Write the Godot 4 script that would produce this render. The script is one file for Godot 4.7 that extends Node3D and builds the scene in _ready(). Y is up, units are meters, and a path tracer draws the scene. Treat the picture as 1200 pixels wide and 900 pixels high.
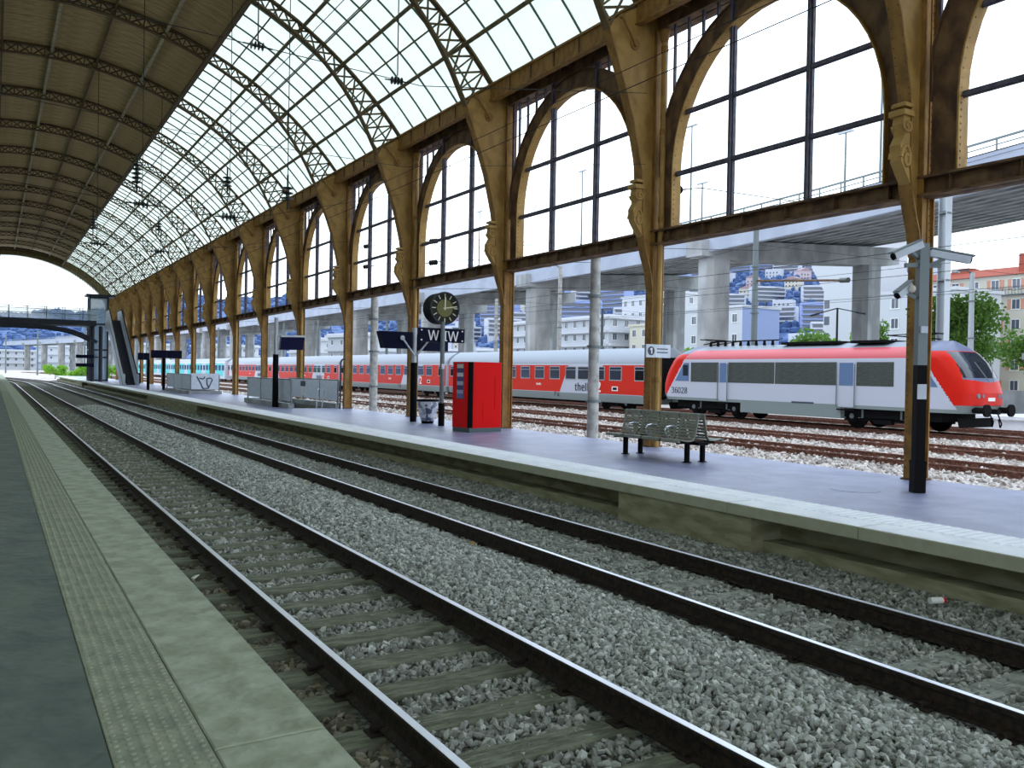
extends Node3D

# ---------------------------------------------------------------- mesh helper
class MB:
	var v := PackedVector3Array()
	var n := PackedVector3Array()
	func tri(a: Vector3, b: Vector3, c: Vector3) -> void:      # counter-clockwise seen from outside
		var m := (b - a).cross(c - a)
		if m.length_squared() < 1e-16:
			return
		m = m.normalized()
		v.append(a); v.append(c); v.append(b)
		n.append(m); n.append(m); n.append(m)
	func tris(a: Vector3, b: Vector3, c: Vector3, na: Vector3, nb: Vector3, nc: Vector3) -> void:
		v.append(a); v.append(c); v.append(b)
		n.append(na); n.append(nc); n.append(nb)
	func quad(a: Vector3, b: Vector3, c: Vector3, d: Vector3) -> void:
		tri(a, b, c)
		tri(a, c, d)
	func obox(t: Transform3D, s: Vector3) -> void:
		var h := s * 0.5
		var p: Array[Vector3] = []
		for i in 8:
			p.append(t * Vector3(h.x if i & 1 else -h.x, h.y if i & 2 else -h.y, h.z if i & 4 else -h.z))
		quad(p[0], p[2], p[3], p[1])
		quad(p[4], p[5], p[7], p[6])
		quad(p[0], p[4], p[6], p[2])
		quad(p[1], p[3], p[7], p[5])
		quad(p[0], p[1], p[5], p[4])
		quad(p[2], p[6], p[7], p[3])
	func box(x0: float, x1: float, y0: float, y1: float, z0: float, z1: float) -> void:
		obox(Transform3D(Basis(), Vector3((x0 + x1) / 2, (y0 + y1) / 2, (z0 + z1) / 2)), Vector3(absf(x1 - x0), absf(y1 - y0), absf(z1 - z0)))
	func bevel_box(x0: float, x1: float, y0: float, y1: float, z0: float, z1: float, r: float) -> void:
		# a box whose upper edges and corners are chamfered
		var a := [Vector3(x0, y0, z0), Vector3(x1, y0, z0), Vector3(x1, y0, z1), Vector3(x0, y0, z1)]
		var b := [Vector3(x0, y1 - r, z0), Vector3(x1, y1 - r, z0), Vector3(x1, y1 - r, z1), Vector3(x0, y1 - r, z1)]
		var c := [Vector3(x0 + r, y1, z0 + r), Vector3(x1 - r, y1, z0 + r), Vector3(x1 - r, y1, z1 - r), Vector3(x0 + r, y1, z1 - r)]
		for i in 4:
			var j := (i + 1) % 4
			quad(a[j], a[i], b[i], b[j])
			quad(b[j], b[i], c[i], c[j])
		quad(c[3], c[2], c[1], c[0])
		quad(a[0], a[1], a[2], a[3])
	func bar(p: Vector3, q: Vector3, w: float, h: float, up := Vector3.UP) -> void:   # w across, h along up
		var d := q - p
		var l := d.length()
		if l < 1e-5:
			return
		d /= l
		var s := d.cross(up)
		if s.length() < 1e-4:
			s = d.cross(Vector3.RIGHT)
		s = s.normalized()
		var u := s.cross(d)
		obox(Transform3D(Basis(s, u, -d), (p + q) * 0.5), Vector3(w, h, l))
	func ring(c: Vector3, s: Vector3, u: Vector3, r: float, k: int) -> PackedVector3Array:
		var o := PackedVector3Array()
		for i in k:
			var a := TAU * i / k
			o.append(c + (s * cos(a) + u * sin(a)) * r)
		return o
	func cyl(p: Vector3, q: Vector3, r0: float, r1: float, k := 10, caps := true) -> void:
		var d := (q - p).normalized()
		var s := d.cross(Vector3.UP if absf(d.y) < 0.9 else Vector3.RIGHT).normalized()
		var u := s.cross(d)
		for i in k:
			var a := TAU * i / k
			var b := TAU * (i + 1) / k
			var na := s * cos(a) + u * sin(a)
			var nb := s * cos(b) + u * sin(b)
			tris(p + na * r0, q + nb * r1, p + nb * r0, na, nb, nb)
			tris(p + na * r0, q + na * r1, q + nb * r1, na, na, nb)
			if caps:
				tri(q, q + nb * r1, q + na * r1)
				tri(p, p + na * r0, p + nb * r0)
	func tube(pts: PackedVector3Array, r: float, k := 6) -> void:
		for i in pts.size() - 1:
			cyl(pts[i], pts[i + 1], r, r, k, i == 0 or i == pts.size() - 2)
	func lathe(t: Transform3D, prof: PackedVector2Array, k := 16) -> void:   # profile (radius, height) upwards
		for j in prof.size() - 1:
			var p := prof[j]
			var q := prof[j + 1]
			var sl := Vector2(q.y - p.y, -(q.x - p.x)).normalized()
			for i in k:
				var a := TAU * i / k
				var b := TAU * (i + 1) / k
				var ca := Vector3(cos(a), 0, -sin(a))
				var cb := Vector3(cos(b), 0, -sin(b))
				var na := (t.basis * (ca * sl.x + Vector3.UP * sl.y)).normalized()
				var nb := (t.basis * (cb * sl.x + Vector3.UP * sl.y)).normalized()
				var p0 := t * (ca * p.x + Vector3.UP * p.y)
				var p1 := t * (cb * p.x + Vector3.UP * p.y)
				var q0 := t * (ca * q.x + Vector3.UP * q.y)
				var q1 := t * (cb * q.x + Vector3.UP * q.y)
				if p.x > 1e-6:
					tris(p0, p1, q1, na, nb, nb)
				if q.x > 1e-6:
					tris(p0, q1, q0, na, nb, na)
	func ball(t: Transform3D, k := 8) -> void:
		var pr := PackedVector2Array()
		for i in k / 2 + 1:
			var a := PI * i / (k / 2) - PI / 2
			pr.append(Vector2(maxf(cos(a), 0.0), sin(a)))
		lathe(t, pr, k)
	func prism(poly: PackedVector2Array, t: Transform3D, z0: float, z1: float) -> void:   # polygon in local xy, extruded along local z
		var pl := poly.duplicate()
		if area(pl) < 0:
			pl.reverse()
		var ix := Geometry2D.triangulate_polygon(pl)
		var f := func(p: Vector2, z: float) -> Vector3: return t * Vector3(p.x, p.y, z)
		for i in range(0, ix.size(), 3):
			var a := pl[ix[i]]
			var b := pl[ix[i + 1]]
			var c := pl[ix[i + 2]]
			if (b - a).cross(c - a) < 0:
				var s := b
				b = c
				c = s
			tri(f.call(a, z1), f.call(b, z1), f.call(c, z1))
			tri(f.call(a, z0), f.call(c, z0), f.call(b, z0))
		for i in pl.size():
			var a := pl[i]
			var b := pl[(i + 1) % pl.size()]
			quad(f.call(a, z0), f.call(b, z0), f.call(b, z1), f.call(a, z1))
	static func area(p: PackedVector2Array) -> float:
		var s := 0.0
		for i in p.size():
			s += p[i].cross(p[(i + 1) % p.size()])
		return s
	func sweep(prof_in: PackedVector2Array, path: PackedVector3Array) -> void:   # closed profile (across, up), path level
		var prof := prof_in.duplicate()
		if area(prof) > 0:
			prof.reverse()
		var rings: Array[PackedVector3Array] = []
		for i in path.size():
			var d := (path[mini(i + 1, path.size() - 1)] - path[maxi(i - 1, 0)]).normalized()
			var s := d.cross(Vector3.UP).normalized()
			var o := PackedVector3Array()
			for p in prof:
				o.append(path[i] + s * p.x + Vector3.UP * p.y)
			rings.append(o)
		var k := prof.size()
		for i in rings.size() - 1:
			for j in k:
				var j2 := (j + 1) % k
				quad(rings[i][j], rings[i][j2], rings[i + 1][j2], rings[i + 1][j])
	func mesh() -> ArrayMesh:
		var m := ArrayMesh.new()
		if v.is_empty():
			return m
		var a := []
		a.resize(Mesh.ARRAY_MAX)
		a[Mesh.ARRAY_VERTEX] = v
		a[Mesh.ARRAY_NORMAL] = n
		m.add_surface_from_arrays(Mesh.PRIMITIVE_TRIANGLES, a)
		return m

# ---------------------------------------------------------------- scene helpers
var taken := {}
var M := {}
var rng := RandomNumberGenerator.new()

func numbered(called: String) -> String:
	if not taken.has(called):
		taken[called] = 0
		return called
	taken[called] += 1
	return "%s_%03d" % [called, taken[called]]

func tag(o: Node, label: String, category: String, group := "", kind := "") -> void:
	o.set_meta("label", label)
	o.set_meta("category", category)
	if group:
		o.set_meta("group", group)
	if kind:
		o.set_meta("kind", kind)

func thing(called: String, label: String, category: String, at := Vector3.ZERO, turn := 0.0, group := "", kind := "") -> Node3D:
	var o := Node3D.new()
	o.name = numbered(called)
	add_child(o)
	o.position = at
	o.rotation.y = turn
	tag(o, label, category, group, kind)
	return o

func obj(called: String, m, mat: Material, parent: Node = self) -> MeshInstance3D:
	var o := MeshInstance3D.new()
	o.mesh = m.mesh() if m is MB else m
	o.material_override = mat
	if parent == self:
		o.name = numbered(called)
		add_child(o)
	else:
		o.name = called
		parent.add_child(o, true)
	return o

func copy(root: Node3D, at: Vector3, turn: float, label := "", group := "") -> Node3D:
	var r: Node3D = root.duplicate()
	var base := String(root.name)
	var k := base.rfind("_0")
	if k > 0 and base.length() - k == 4:
		base = base.substr(0, k)
	r.name = numbered(base)
	add_child(r)
	r.position = at
	r.rotation.y = turn
	if label:
		r.set_meta("label", label)
	if group:
		r.set_meta("group", group)
	return r

func lettering(called: String, s: String, size: float, depth: float, mat: Material, at: Transform3D, parent: Node, bold := false) -> MeshInstance3D:
	var t := TextMesh.new()
	var f := SystemFont.new()
	f.font_names = PackedStringArray(["Droid Sans"])
	if bold:
		f.font_weight = 700
	t.font = f
	t.text = s
	t.font_size = 64
	t.pixel_size = size / 46.0
	t.depth = depth
	t.curve_step = 2.0
	var o := obj(called, t, mat, parent)
	o.transform = at
	return o

const FACE_TRACK := Basis(Vector3(0, 0, 1), Vector3(0, 1, 0), Vector3(-1, 0, 0))   # lettering on a face turned to the near platform

func col(r: int, g: int, b: int) -> Color:
	return Color(r / 255.0, g / 255.0, b / 255.0)

func plain(c: Color, rough := 0.7, metal := 0.0, spec := 0.5) -> StandardMaterial3D:
	var m := StandardMaterial3D.new()
	m.albedo_color = c
	m.roughness = rough
	m.metallic = metal
	m.metallic_specular = spec
	return m

func noise_tex(sd: int, freq: float, cols: Array, size := 256, oct := 4, stops: Array = []) -> NoiseTexture2D:
	var f := FastNoiseLite.new()
	f.seed = sd
	f.frequency = freq
	f.noise_type = FastNoiseLite.TYPE_SIMPLEX_SMOOTH
	f.fractal_octaves = oct
	var t := NoiseTexture2D.new()
	t.width = size
	t.height = size
	t.seamless = true
	t.noise = f
	var g := Gradient.new()
	var off := PackedFloat32Array()
	var cc := PackedColorArray()
	for i in cols.size():
		off.append(stops[i] if stops.size() > i else 0.25 + 0.5 * i / maxf(1.0, cols.size() - 1))
		cc.append(cols[i])
	g.offsets = off
	g.colors = cc
	t.color_ramp = g
	return t

func relief(sd: int, freq: float, strength: float, size := 256) -> NoiseTexture2D:
	var f := FastNoiseLite.new()
	f.seed = sd
	f.frequency = freq
	f.fractal_octaves = 4
	var t := NoiseTexture2D.new()
	t.width = size
	t.height = size
	t.seamless = true
	t.noise = f
	t.as_normal_map = true
	t.bump_strength = strength
	return t

# a mottled material laid on in world space; scale = repeats per metre
func mottled(sd: int, cols: Array, freq: float, scale: Vector3, rough: float, bump := 0.0, metal := 0.0, size := 256, stops: Array = []) -> StandardMaterial3D:
	var m := StandardMaterial3D.new()
	m.albedo_texture = noise_tex(sd, freq, cols, size, 5, stops)
	m.roughness = rough
	m.metallic = metal
	m.uv1_triplanar = true
	m.uv1_world_triplanar = true
	m.uv1_scale = scale
	if bump > 0:
		m.normal_enabled = true
		m.normal_texture = relief(sd + 7, freq * 2.0, bump * 8.0, size)
		m.normal_scale = 1.0
	return m

func pane_glass(c: Color, a: float, rough := 0.05) -> StandardMaterial3D:
	var m := plain(Color(c.r, c.g, c.b, a), rough)
	m.transparency = BaseMaterial3D.TRANSPARENCY_ALPHA
	return m

func materials() -> void:
	M.asphalt_near = mottled(3, [col(74, 86, 80), col(84, 95, 87), col(93, 103, 93)], 0.02, Vector3.ONE * 0.3, 0.85, 0.25)
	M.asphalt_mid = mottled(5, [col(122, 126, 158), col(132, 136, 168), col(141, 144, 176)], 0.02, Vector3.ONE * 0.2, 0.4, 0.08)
	M.slab_near = mottled(11, [col(134, 142, 120), col(147, 155, 135), col(157, 164, 145)], 0.03, Vector3.ONE * 0.4, 0.85, 0.2)
	M.tactile_near = mottled(13, [col(120, 128, 110), col(132, 139, 118), col(141, 147, 126)], 0.03, Vector3.ONE * 0.5, 0.85, 0.2)
	M.coping = mottled(17, [col(226, 228, 236), col(233, 235, 242), col(238, 240, 246)], 0.015, Vector3.ONE * 0.4, 0.8, 0.15)  # on the edge slabs this pale tone stands for sky light
	M.platform_wall = mottled(19, [col(124, 122, 92), col(140, 139, 110), col(152, 150, 124)], 0.02, Vector3(0.25, 0.8, 0.25), 0.9, 0.25)
	M.coping_face = mottled(23, [col(156, 158, 136), col(166, 168, 148), col(160, 162, 140)], 0.012, Vector3.ONE * 0.5, 0.85, 0.15)  # slab body tone, darker than its top to paint the dim front
	M.ballast_bed = mottled(29, [col(52, 54, 44), col(86, 88, 76), col(120, 122, 110)], 0.06, Vector3.ONE * 0.9, 0.95, 1.0)
	M.yard_bed = mottled(31, [col(176, 164, 158), col(205, 196, 190), col(222, 216, 212)], 0.05, Vector3.ONE * 0.5, 0.95, 0.6)
	M.ground = mottled(37, [col(150, 150, 140), col(176, 176, 166)], 0.03, Vector3.ONE * 0.05, 0.95)
	M.wood_sleeper = mottled(41, [col(80, 82, 66), col(98, 102, 84), col(112, 117, 98)], 0.02, Vector3(0.5, 1.5, 2.5), 0.9, 0.5)
	M.concrete_sleeper = mottled(43, [col(96, 98, 88), col(122, 126, 116), col(140, 144, 134)], 0.02, Vector3.ONE * 0.8, 0.9, 0.3)
	M.rail_side = mottled(47, [col(24, 20, 18), col(40, 32, 26), col(56, 42, 32)], 0.03, Vector3.ONE * 1.5, 0.7, 0.2, 0.3)
	M.rail_top = plain(col(226, 228, 238), 0.36, 1.0)
	M.rail_rust = mottled(53, [col(88, 54, 44), col(112, 70, 56), col(136, 94, 78)], 0.03, Vector3.ONE * 0.8, 0.8, 0.2)
	M.baseplate = plain(col(44, 36, 30), 0.8, 0.4)
	M.iron = mottled(59, [col(116, 82, 34), col(136, 98, 40), col(150, 110, 48)], 0.02, Vector3(0.6, 0.35, 0.6), 0.65, 0.12)
	M.iron_plate = mottled(61, [col(142, 108, 52), col(158, 122, 60), col(170, 134, 70)], 0.016, Vector3(0.5, 0.35, 0.5), 0.6, 0.08)
	M.iron_dark = mottled(67, [col(70, 48, 30), col(96, 68, 42), col(112, 84, 54)], 0.014, Vector3(0.6, 0.4, 0.6), 0.7, 0.12)
	M.iron_frame = mottled(71, [col(62, 58, 74), col(76, 72, 88), col(90, 84, 94)], 0.02, Vector3.ONE * 0.7, 0.6, 0.08)
	M.rib = mottled(73, [col(84, 66, 36), col(98, 78, 42)], 0.02, Vector3.ONE * 0.7, 0.65, 0.1)
	M.purlin = mottled(79, [col(94, 84, 54), col(124, 112, 76)], 0.02, Vector3.ONE * 0.7, 0.65)
	M.purlin_pale = mottled(83, [col(150, 138, 110), col(182, 170, 142)], 0.02, Vector3.ONE * 0.7, 0.65)
	M.bar_green = plain(col(66, 74, 50), 0.6)
	M.boards = mottled(89, [col(156, 130, 88), col(180, 154, 106), col(198, 172, 122)], 0.016, Vector3(0.16, 0.16, 1.4), 0.85, 0.15, 0.0, 512)
	var rg := plain(Color(0.90, 0.94, 0.86, 0.47), 0.5, 0.0, 0.3)
	rg.transparency = BaseMaterial3D.TRANSPARENCY_ALPHA
	rg.backlight_enabled = true
	rg.backlight = Color(0.80, 0.84, 0.76)
	M.roof_glass = rg
	M.black = plain(col(10, 10, 13), 0.55, 0.0, 0.2)
	M.lamp_lens = plain(col(120, 124, 132), 0.15, 0.0, 0.6)
	M.dark_steel = plain(col(34, 38, 50), 0.5, 0.2)
	M.grey_steel = plain(col(112, 122, 126), 0.5, 0.3)
	M.pale_steel = plain(col(176, 182, 190), 0.4, 0.5)
	M.concrete_pole = mottled(97, [col(150, 150, 148), col(176, 176, 174), col(190, 190, 188)], 0.02, Vector3.ONE * 0.5, 0.9, 0.15)
	M.red = plain(col(214, 4, 6), 0.5, 0.0, 0.25)
	M.kiosk_plinth = plain(col(70, 84, 88), 0.6)
	M.train_red = plain(col(206, 44, 28), 0.4, 0.0, 0.3)
	M.loco_red = plain(col(206, 32, 18), 0.35, 0.0, 0.3)
	M.roof_red = plain(col(206, 82, 92), 0.4)
	M.train_white = plain(col(188, 193, 210), 0.4)
	M.train_roof = plain(col(150, 158, 172), 0.5)
	M.train_skirt = plain(col(126, 138, 140), 0.5)
	M.loco_grille = mottled(101, [col(58, 64, 62), col(76, 82, 78)], 0.03, Vector3(1, 3, 0.3), 0.6, 0.2)
	M.loco_blue = plain(col(92, 118, 158), 0.35)
	M.loco_dome = plain(col(96, 104, 136), 0.35)
	M.cab_glass = plain(col(26, 34, 46), 0.08, 0.0, 0.7)
	M.coach_glass = plain(col(40, 46, 66), 0.1, 0.0, 0.7)
	M.coach_glass_green = plain(col(120, 150, 146), 0.12, 0.0, 0.7)
	M.under = plain(col(22, 22, 24), 0.85, 0.0, 0.2)
	M.turquoise = plain(col(50, 196, 200), 0.4)
	M.white_paint = plain(col(236, 238, 240), 0.5)
	M.print_dark = plain(col(60, 66, 84), 0.6)
	M.navy = plain(col(14, 18, 44), 0.5, 0.0, 0.2)
	M.screen_navy = plain(col(12, 12, 58), 0.35, 0.0, 0.2)
	M.viaduct = mottled(103, [col(150, 152, 156), col(172, 174, 178), col(186, 188, 192)], 0.012, Vector3(0.12, 0.06, 0.12), 0.9)
	M.viaduct_pale = mottled(107, [col(164, 172, 190), col(178, 186, 204)], 0.012, Vector3(0.1, 0.06, 0.1), 0.9)
	M.viaduct_dark = mottled(109, [col(150, 152, 156), col(170, 172, 176)], 0.012, Vector3(0.1, 0.06, 0.1), 0.9)
	M.hill = mottled(113, [col(64, 86, 132), col(84, 110, 162), col(108, 134, 182), col(92, 116, 152)], 0.03, Vector3.ONE * 0.012, 0.95)  # blue of distant haze is put straight into the hill colour
	M.hill_tree = plain(col(70, 96, 142), 0.9)  # tree crowns tinted with the same painted haze
	M.bldg_white = plain(col(196, 200, 210), 0.85)
	M.bldg_cream = plain(col(204, 200, 188), 0.85)
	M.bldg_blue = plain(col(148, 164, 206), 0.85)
	M.bldg_pink = plain(col(196, 180, 186), 0.85)
	M.roof_tile = mottled(127, [col(150, 72, 58), col(176, 92, 72)], 0.04, Vector3.ONE * 0.6, 0.85)
	M.roof_tile_far = plain(col(168, 140, 142), 0.85)
	M.window_dark = plain(col(84, 92, 108), 0.2, 0.0, 0.6)
	M.shutter = plain(col(204, 150, 128), 0.8)
	M.leaf = plain(col(92, 122, 52), 0.7)
	M.leaf.backlight_enabled = true
	M.leaf.backlight = col(90, 130, 50)
	M.leaf_pale = plain(col(116, 160, 50), 0.7)
	M.leaf_pale.backlight_enabled = true
	M.leaf_pale.backlight = col(120, 170, 60)
	M.trunk = plain(col(92, 78, 62), 0.9)
	M.clear_glass = pane_glass(col(200, 220, 232), 0.22)
	M.tower_glass = pane_glass(col(170, 196, 214), 0.45)
	M.bench = mottled(131, [col(118, 122, 110), col(130, 134, 122)], 0.02, Vector3.ONE * 2.0, 0.45)
	M.chrome = plain(col(200, 204, 208), 0.25, 0.9)
	M.panel_grey = mottled(137, [col(184, 192, 204), col(198, 206, 218)], 0.02, Vector3.ONE * 0.6, 0.5)
	M.panel_white = mottled(139, [col(212, 218, 232), col(224, 230, 242)], 0.02, Vector3.ONE * 0.6, 0.5)
	M.insulator = plain(col(38, 44, 40), 0.3)
	M.wire = plain(col(34, 36, 36), 0.6, 0.3)
	M.paper = plain(col(222, 224, 220), 0.8)
	M.litter_tan = plain(col(150, 128, 84), 0.9)
	M.dial = plain(col(34, 36, 26), 0.45, 0.0, 0.3)
	M.dial_disc = plain(col(112, 112, 70), 0.5, 0.0, 0.3)
	M.dial_mark = plain(col(214, 216, 190), 0.5)

# ---------------------------------------------------------------- sizes of the place (metres; rail tops at y = 0)
const STAIR := [10.97, 12.77, -42.8, -35.85]   # mouth of the stairs down from the island platform: x0, x1, z0, z1
const PLAT := 0.55            # platform height over the rails
const WALL_X := 13.2          # plane of the iron side wall
const BAY := 6.7
const COL0 := -8.65           # a column stands here and every BAY metres
const BAYS := 16
const BACK_BAYS := 3
const ROOF_C := Vector2(1.8, 2.15)
const ROOF_R := 13.8
const EAVE := 51.7
const GLASS0 := 23.9
var shed_end := COL0 - BAY * BAYS
var shed_start := COL0 + BAY * BACK_BAYS

func arc(deg: float, r: float) -> Vector2:
	return ROOF_C + Vector2(sin(deg_to_rad(deg)), cos(deg_to_rad(deg))) * r

func _ready() -> void:
	rng.seed = 20240611
	# camera
	var yaw := deg_to_rad(31.332)
	var pitch := deg_to_rad(0.708)
	var roll := deg_to_rad(1.03)
	var f := Vector3(sin(yaw) * cos(pitch), -sin(pitch), -cos(yaw) * cos(pitch))
	var r0 := Vector3(cos(yaw), 0, sin(yaw))
	var u0 := r0.cross(f)
	var r := r0 * cos(roll) + u0 * sin(roll)
	var u := u0 * cos(roll) - r0 * sin(roll)
	var cam := Camera3D.new()
	cam.name = "camera"
	cam.fov = rad_to_deg(2.0 * atan(450.0 / 1000.0))
	cam.far = 4000.0
	cam.near = 0.05
	cam.transform = Transform3D(Basis(r, u, -f), Vector3(0, 2.2, 0))
	add_child(cam)
	cam.current = true
	# sky: bright thin overcast
	var sky := ProceduralSkyMaterial.new()
	sky.sky_top_color = Color(0.86, 0.93, 1.0)
	sky.sky_horizon_color = Color(0.93, 0.97, 1.0)
	sky.sky_curve = 0.25
	sky.ground_bottom_color = Color(0.5, 0.5, 0.5)
	sky.ground_horizon_color = Color(0.7, 0.72, 0.75)
	sky.energy_multiplier = 1.0
	var env := Environment.new()
	env.background_mode = Environment.BG_SKY
	env.sky = Sky.new()
	env.sky.sky_material = sky
	env.background_energy_multiplier = 2.3
	env.tonemap_mode = Environment.TONE_MAPPER_LINEAR
	env.tonemap_exposure = 1.15
	env.sdfgi_enabled = true
	env.ssao_enabled = true
	env.ssil_enabled = true
	var we := WorldEnvironment.new()
	we.name = "world_environment"
	we.environment = env
	add_child(we)
	# hazy sun, high behind the shed's left side
	var sun := DirectionalLight3D.new()
	sun.name = "sun"
	sun.light_color = Color(1.0, 0.97, 0.92)
	sun.light_energy = 0.12
	sun.light_angular_distance = 30.0
	sun.shadow_enabled = true
	sun.basis = Basis.looking_at(Vector3(0.55, -1.0, -0.75).normalized(), Vector3.UP)
	add_child(sun)

	materials()
	build_ground()
	build_near_platform()
	build_middle_platform()
	build_ceiling()
	build_ribs()
	build_side_wall()
	build_tracks()
	build_viaduct()
	build_hills()
	build_buildings()
	build_trains()
	build_footbridge()
	build_platform_things()
	build_catenary()
	build_masts()
	build_trees()
	build_ballast()
	build_litter()

# ---------------------------------------------------------------- ground and platforms
func build_ground() -> void:
	var m := MB.new()
	for q in [[-400, STAIR[0], -1800, 120], [STAIR[1], 1500, -1800, 120], [STAIR[0], STAIR[1], -1800, STAIR[2]], [STAIR[0], STAIR[1], STAIR[3], 120]]:
		m.box(q[0], q[1], -1.2, -0.7, q[2], q[3])
	tag(obj("ground", m, M.ground), "flat pale ground spreading under the station and the town", "ground", "", "structure")
	m = MB.new()
	m.box(13.42, 62, -0.7, -0.19, -420, 40)
	tag(obj("yard_bed", m, M.yard_bed), "pale gravel bed of the open rail yard beside the shed", "gravel", "", "structure")
	# ballast bed of the two platform tracks, heaped between them
	m = MB.new()
	var xs := [1.2, 1.6, 2.0, 2.3, 2.7, 3.3, 3.75, 4.1, 4.5, 4.9, 5.3, 5.7, 6.2, 6.8, 7.2, 7.6, 8.0, 8.4, 8.7]
	var zs: Array[float] = []
	var z := 8.0
	while z > -150:
		zs.append(z)
		z -= 0.8 if z > -20 else 4.0
	for i in zs.size() - 1:
		for j in xs.size() - 1:
			var a := Vector3(xs[j], bed(xs[j]), zs[i])
			var b := Vector3(xs[j + 1], bed(xs[j + 1]), zs[i])
			var c := Vector3(xs[j + 1], bed(xs[j + 1]), zs[i + 1])
			var d := Vector3(xs[j], bed(xs[j]), zs[i + 1])
			m.quad(a, b, c, d)
	m.box(1.2, 8.7, -0.7, -0.3, -150, 8)
	tag(obj("track_bed", m, M.ballast_bed), "dark grimy ballast bed under the two platform tracks", "track bed", "", "structure")
	# tracks beyond the shed run out over open ground
	m = MB.new()
	m.box(-60, 13.4, -0.7, -0.19, -420, -150)
	tag(obj("yard_bed", m, M.yard_bed), "pale gravel bed beyond the shed's open end", "gravel", "", "structure")

func bed(x: float) -> float:   # height of the ballast surface across the tracks
	if x < 2.3:
		return lerpf(-0.30, -0.27, clampf((x - 1.2) / 1.1, 0, 1))
	if x < 3.8:
		return -0.25
	if x < 5.9:
		return -0.25 + 0.13 * sin(PI * clampf((x - 3.8) / 2.1, 0, 1))
	if x < 7.45:
		return -0.23
	return -0.23 + 0.14 * clampf((x - 7.45) / 0.7, 0, 1)

func tactile_mesh(w: float, l: float, nx: int, nz: int, fine: bool) -> ArrayMesh:
	var m := MB.new()
	m.bevel_box(-w / 2, w / 2, -0.06, 0.0, -l / 2, l / 2, 0.004)
	var k := 8 if fine else 4
	for i in nx:
		for j in nz:
			var c := Vector3((i + 0.5) / nx * w - w / 2, -0.0005, (j + 0.5) / nz * l - l / 2)
			var r := 0.0155 if fine else 0.016
			m.lathe(Transform3D(Basis(), c), PackedVector2Array([Vector2(r, 0), Vector2(r * 0.72, 0.0075), Vector2(0, 0.009)]), k)
	return m.mesh()

func build_near_platform() -> void:
	var p := thing("platform", "grey-green station platform with studded strip beside the nearest track", "platform", Vector3.ZERO, 0, "", "structure")
	var m := MB.new()
	m.box(-10.2, 0.437, -0.7, PLAT - 0.002, -160, 16)
	obj("asphalt", m, M.asphalt_near, p)
	m = MB.new()
	m.box(0.437, 1.24, -0.7, PLAT - 0.09, -160, 16)
	obj("platform_wall", m, M.platform_wall, p)
	var fine := tactile_mesh(0.385, 0.611, 7, 11, true)
	var rough := tactile_mesh(0.385, 0.615, 7, 11, false)
	var z := -0.7
	while z > -62:
		var o := obj("tactile_tile", fine if z > -9 else rough, M.tactile_near, p)
		o.position = Vector3(0.635, PLAT + rng.randf_range(-0.0015, 0.0015), z)
		z -= 0.62
	m = MB.new()
	m.box(0.44, 0.83, PLAT - 0.06, PLAT, -160, z + 0.3)
	obj("tactile_strip", m, M.tactile_near, p)
	m = MB.new()
	m.bevel_box(0.836, 1.33, -0.15, 0.0, -0.929, 0.929, 0.007)
	var slab := m.mesh()
	z = -3.79 + 1.87 * 1.5
	while z > -160:
		var o := obj("edge_slab", slab, M.slab_near, p)
		o.position = Vector3(0, PLAT + rng.randf_range(-0.002, 0.002), z)
		z -= 1.87
	# wall of the station building on the far left, outside the picture
	m = MB.new()
	m.box(-10.6, -10.2, PLAT, 10.6, shed_end, shed_start)
	tag(obj("wall_left", m, M.bldg_cream), "plain cream side wall of the station building", "wall", "", "structure")

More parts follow.
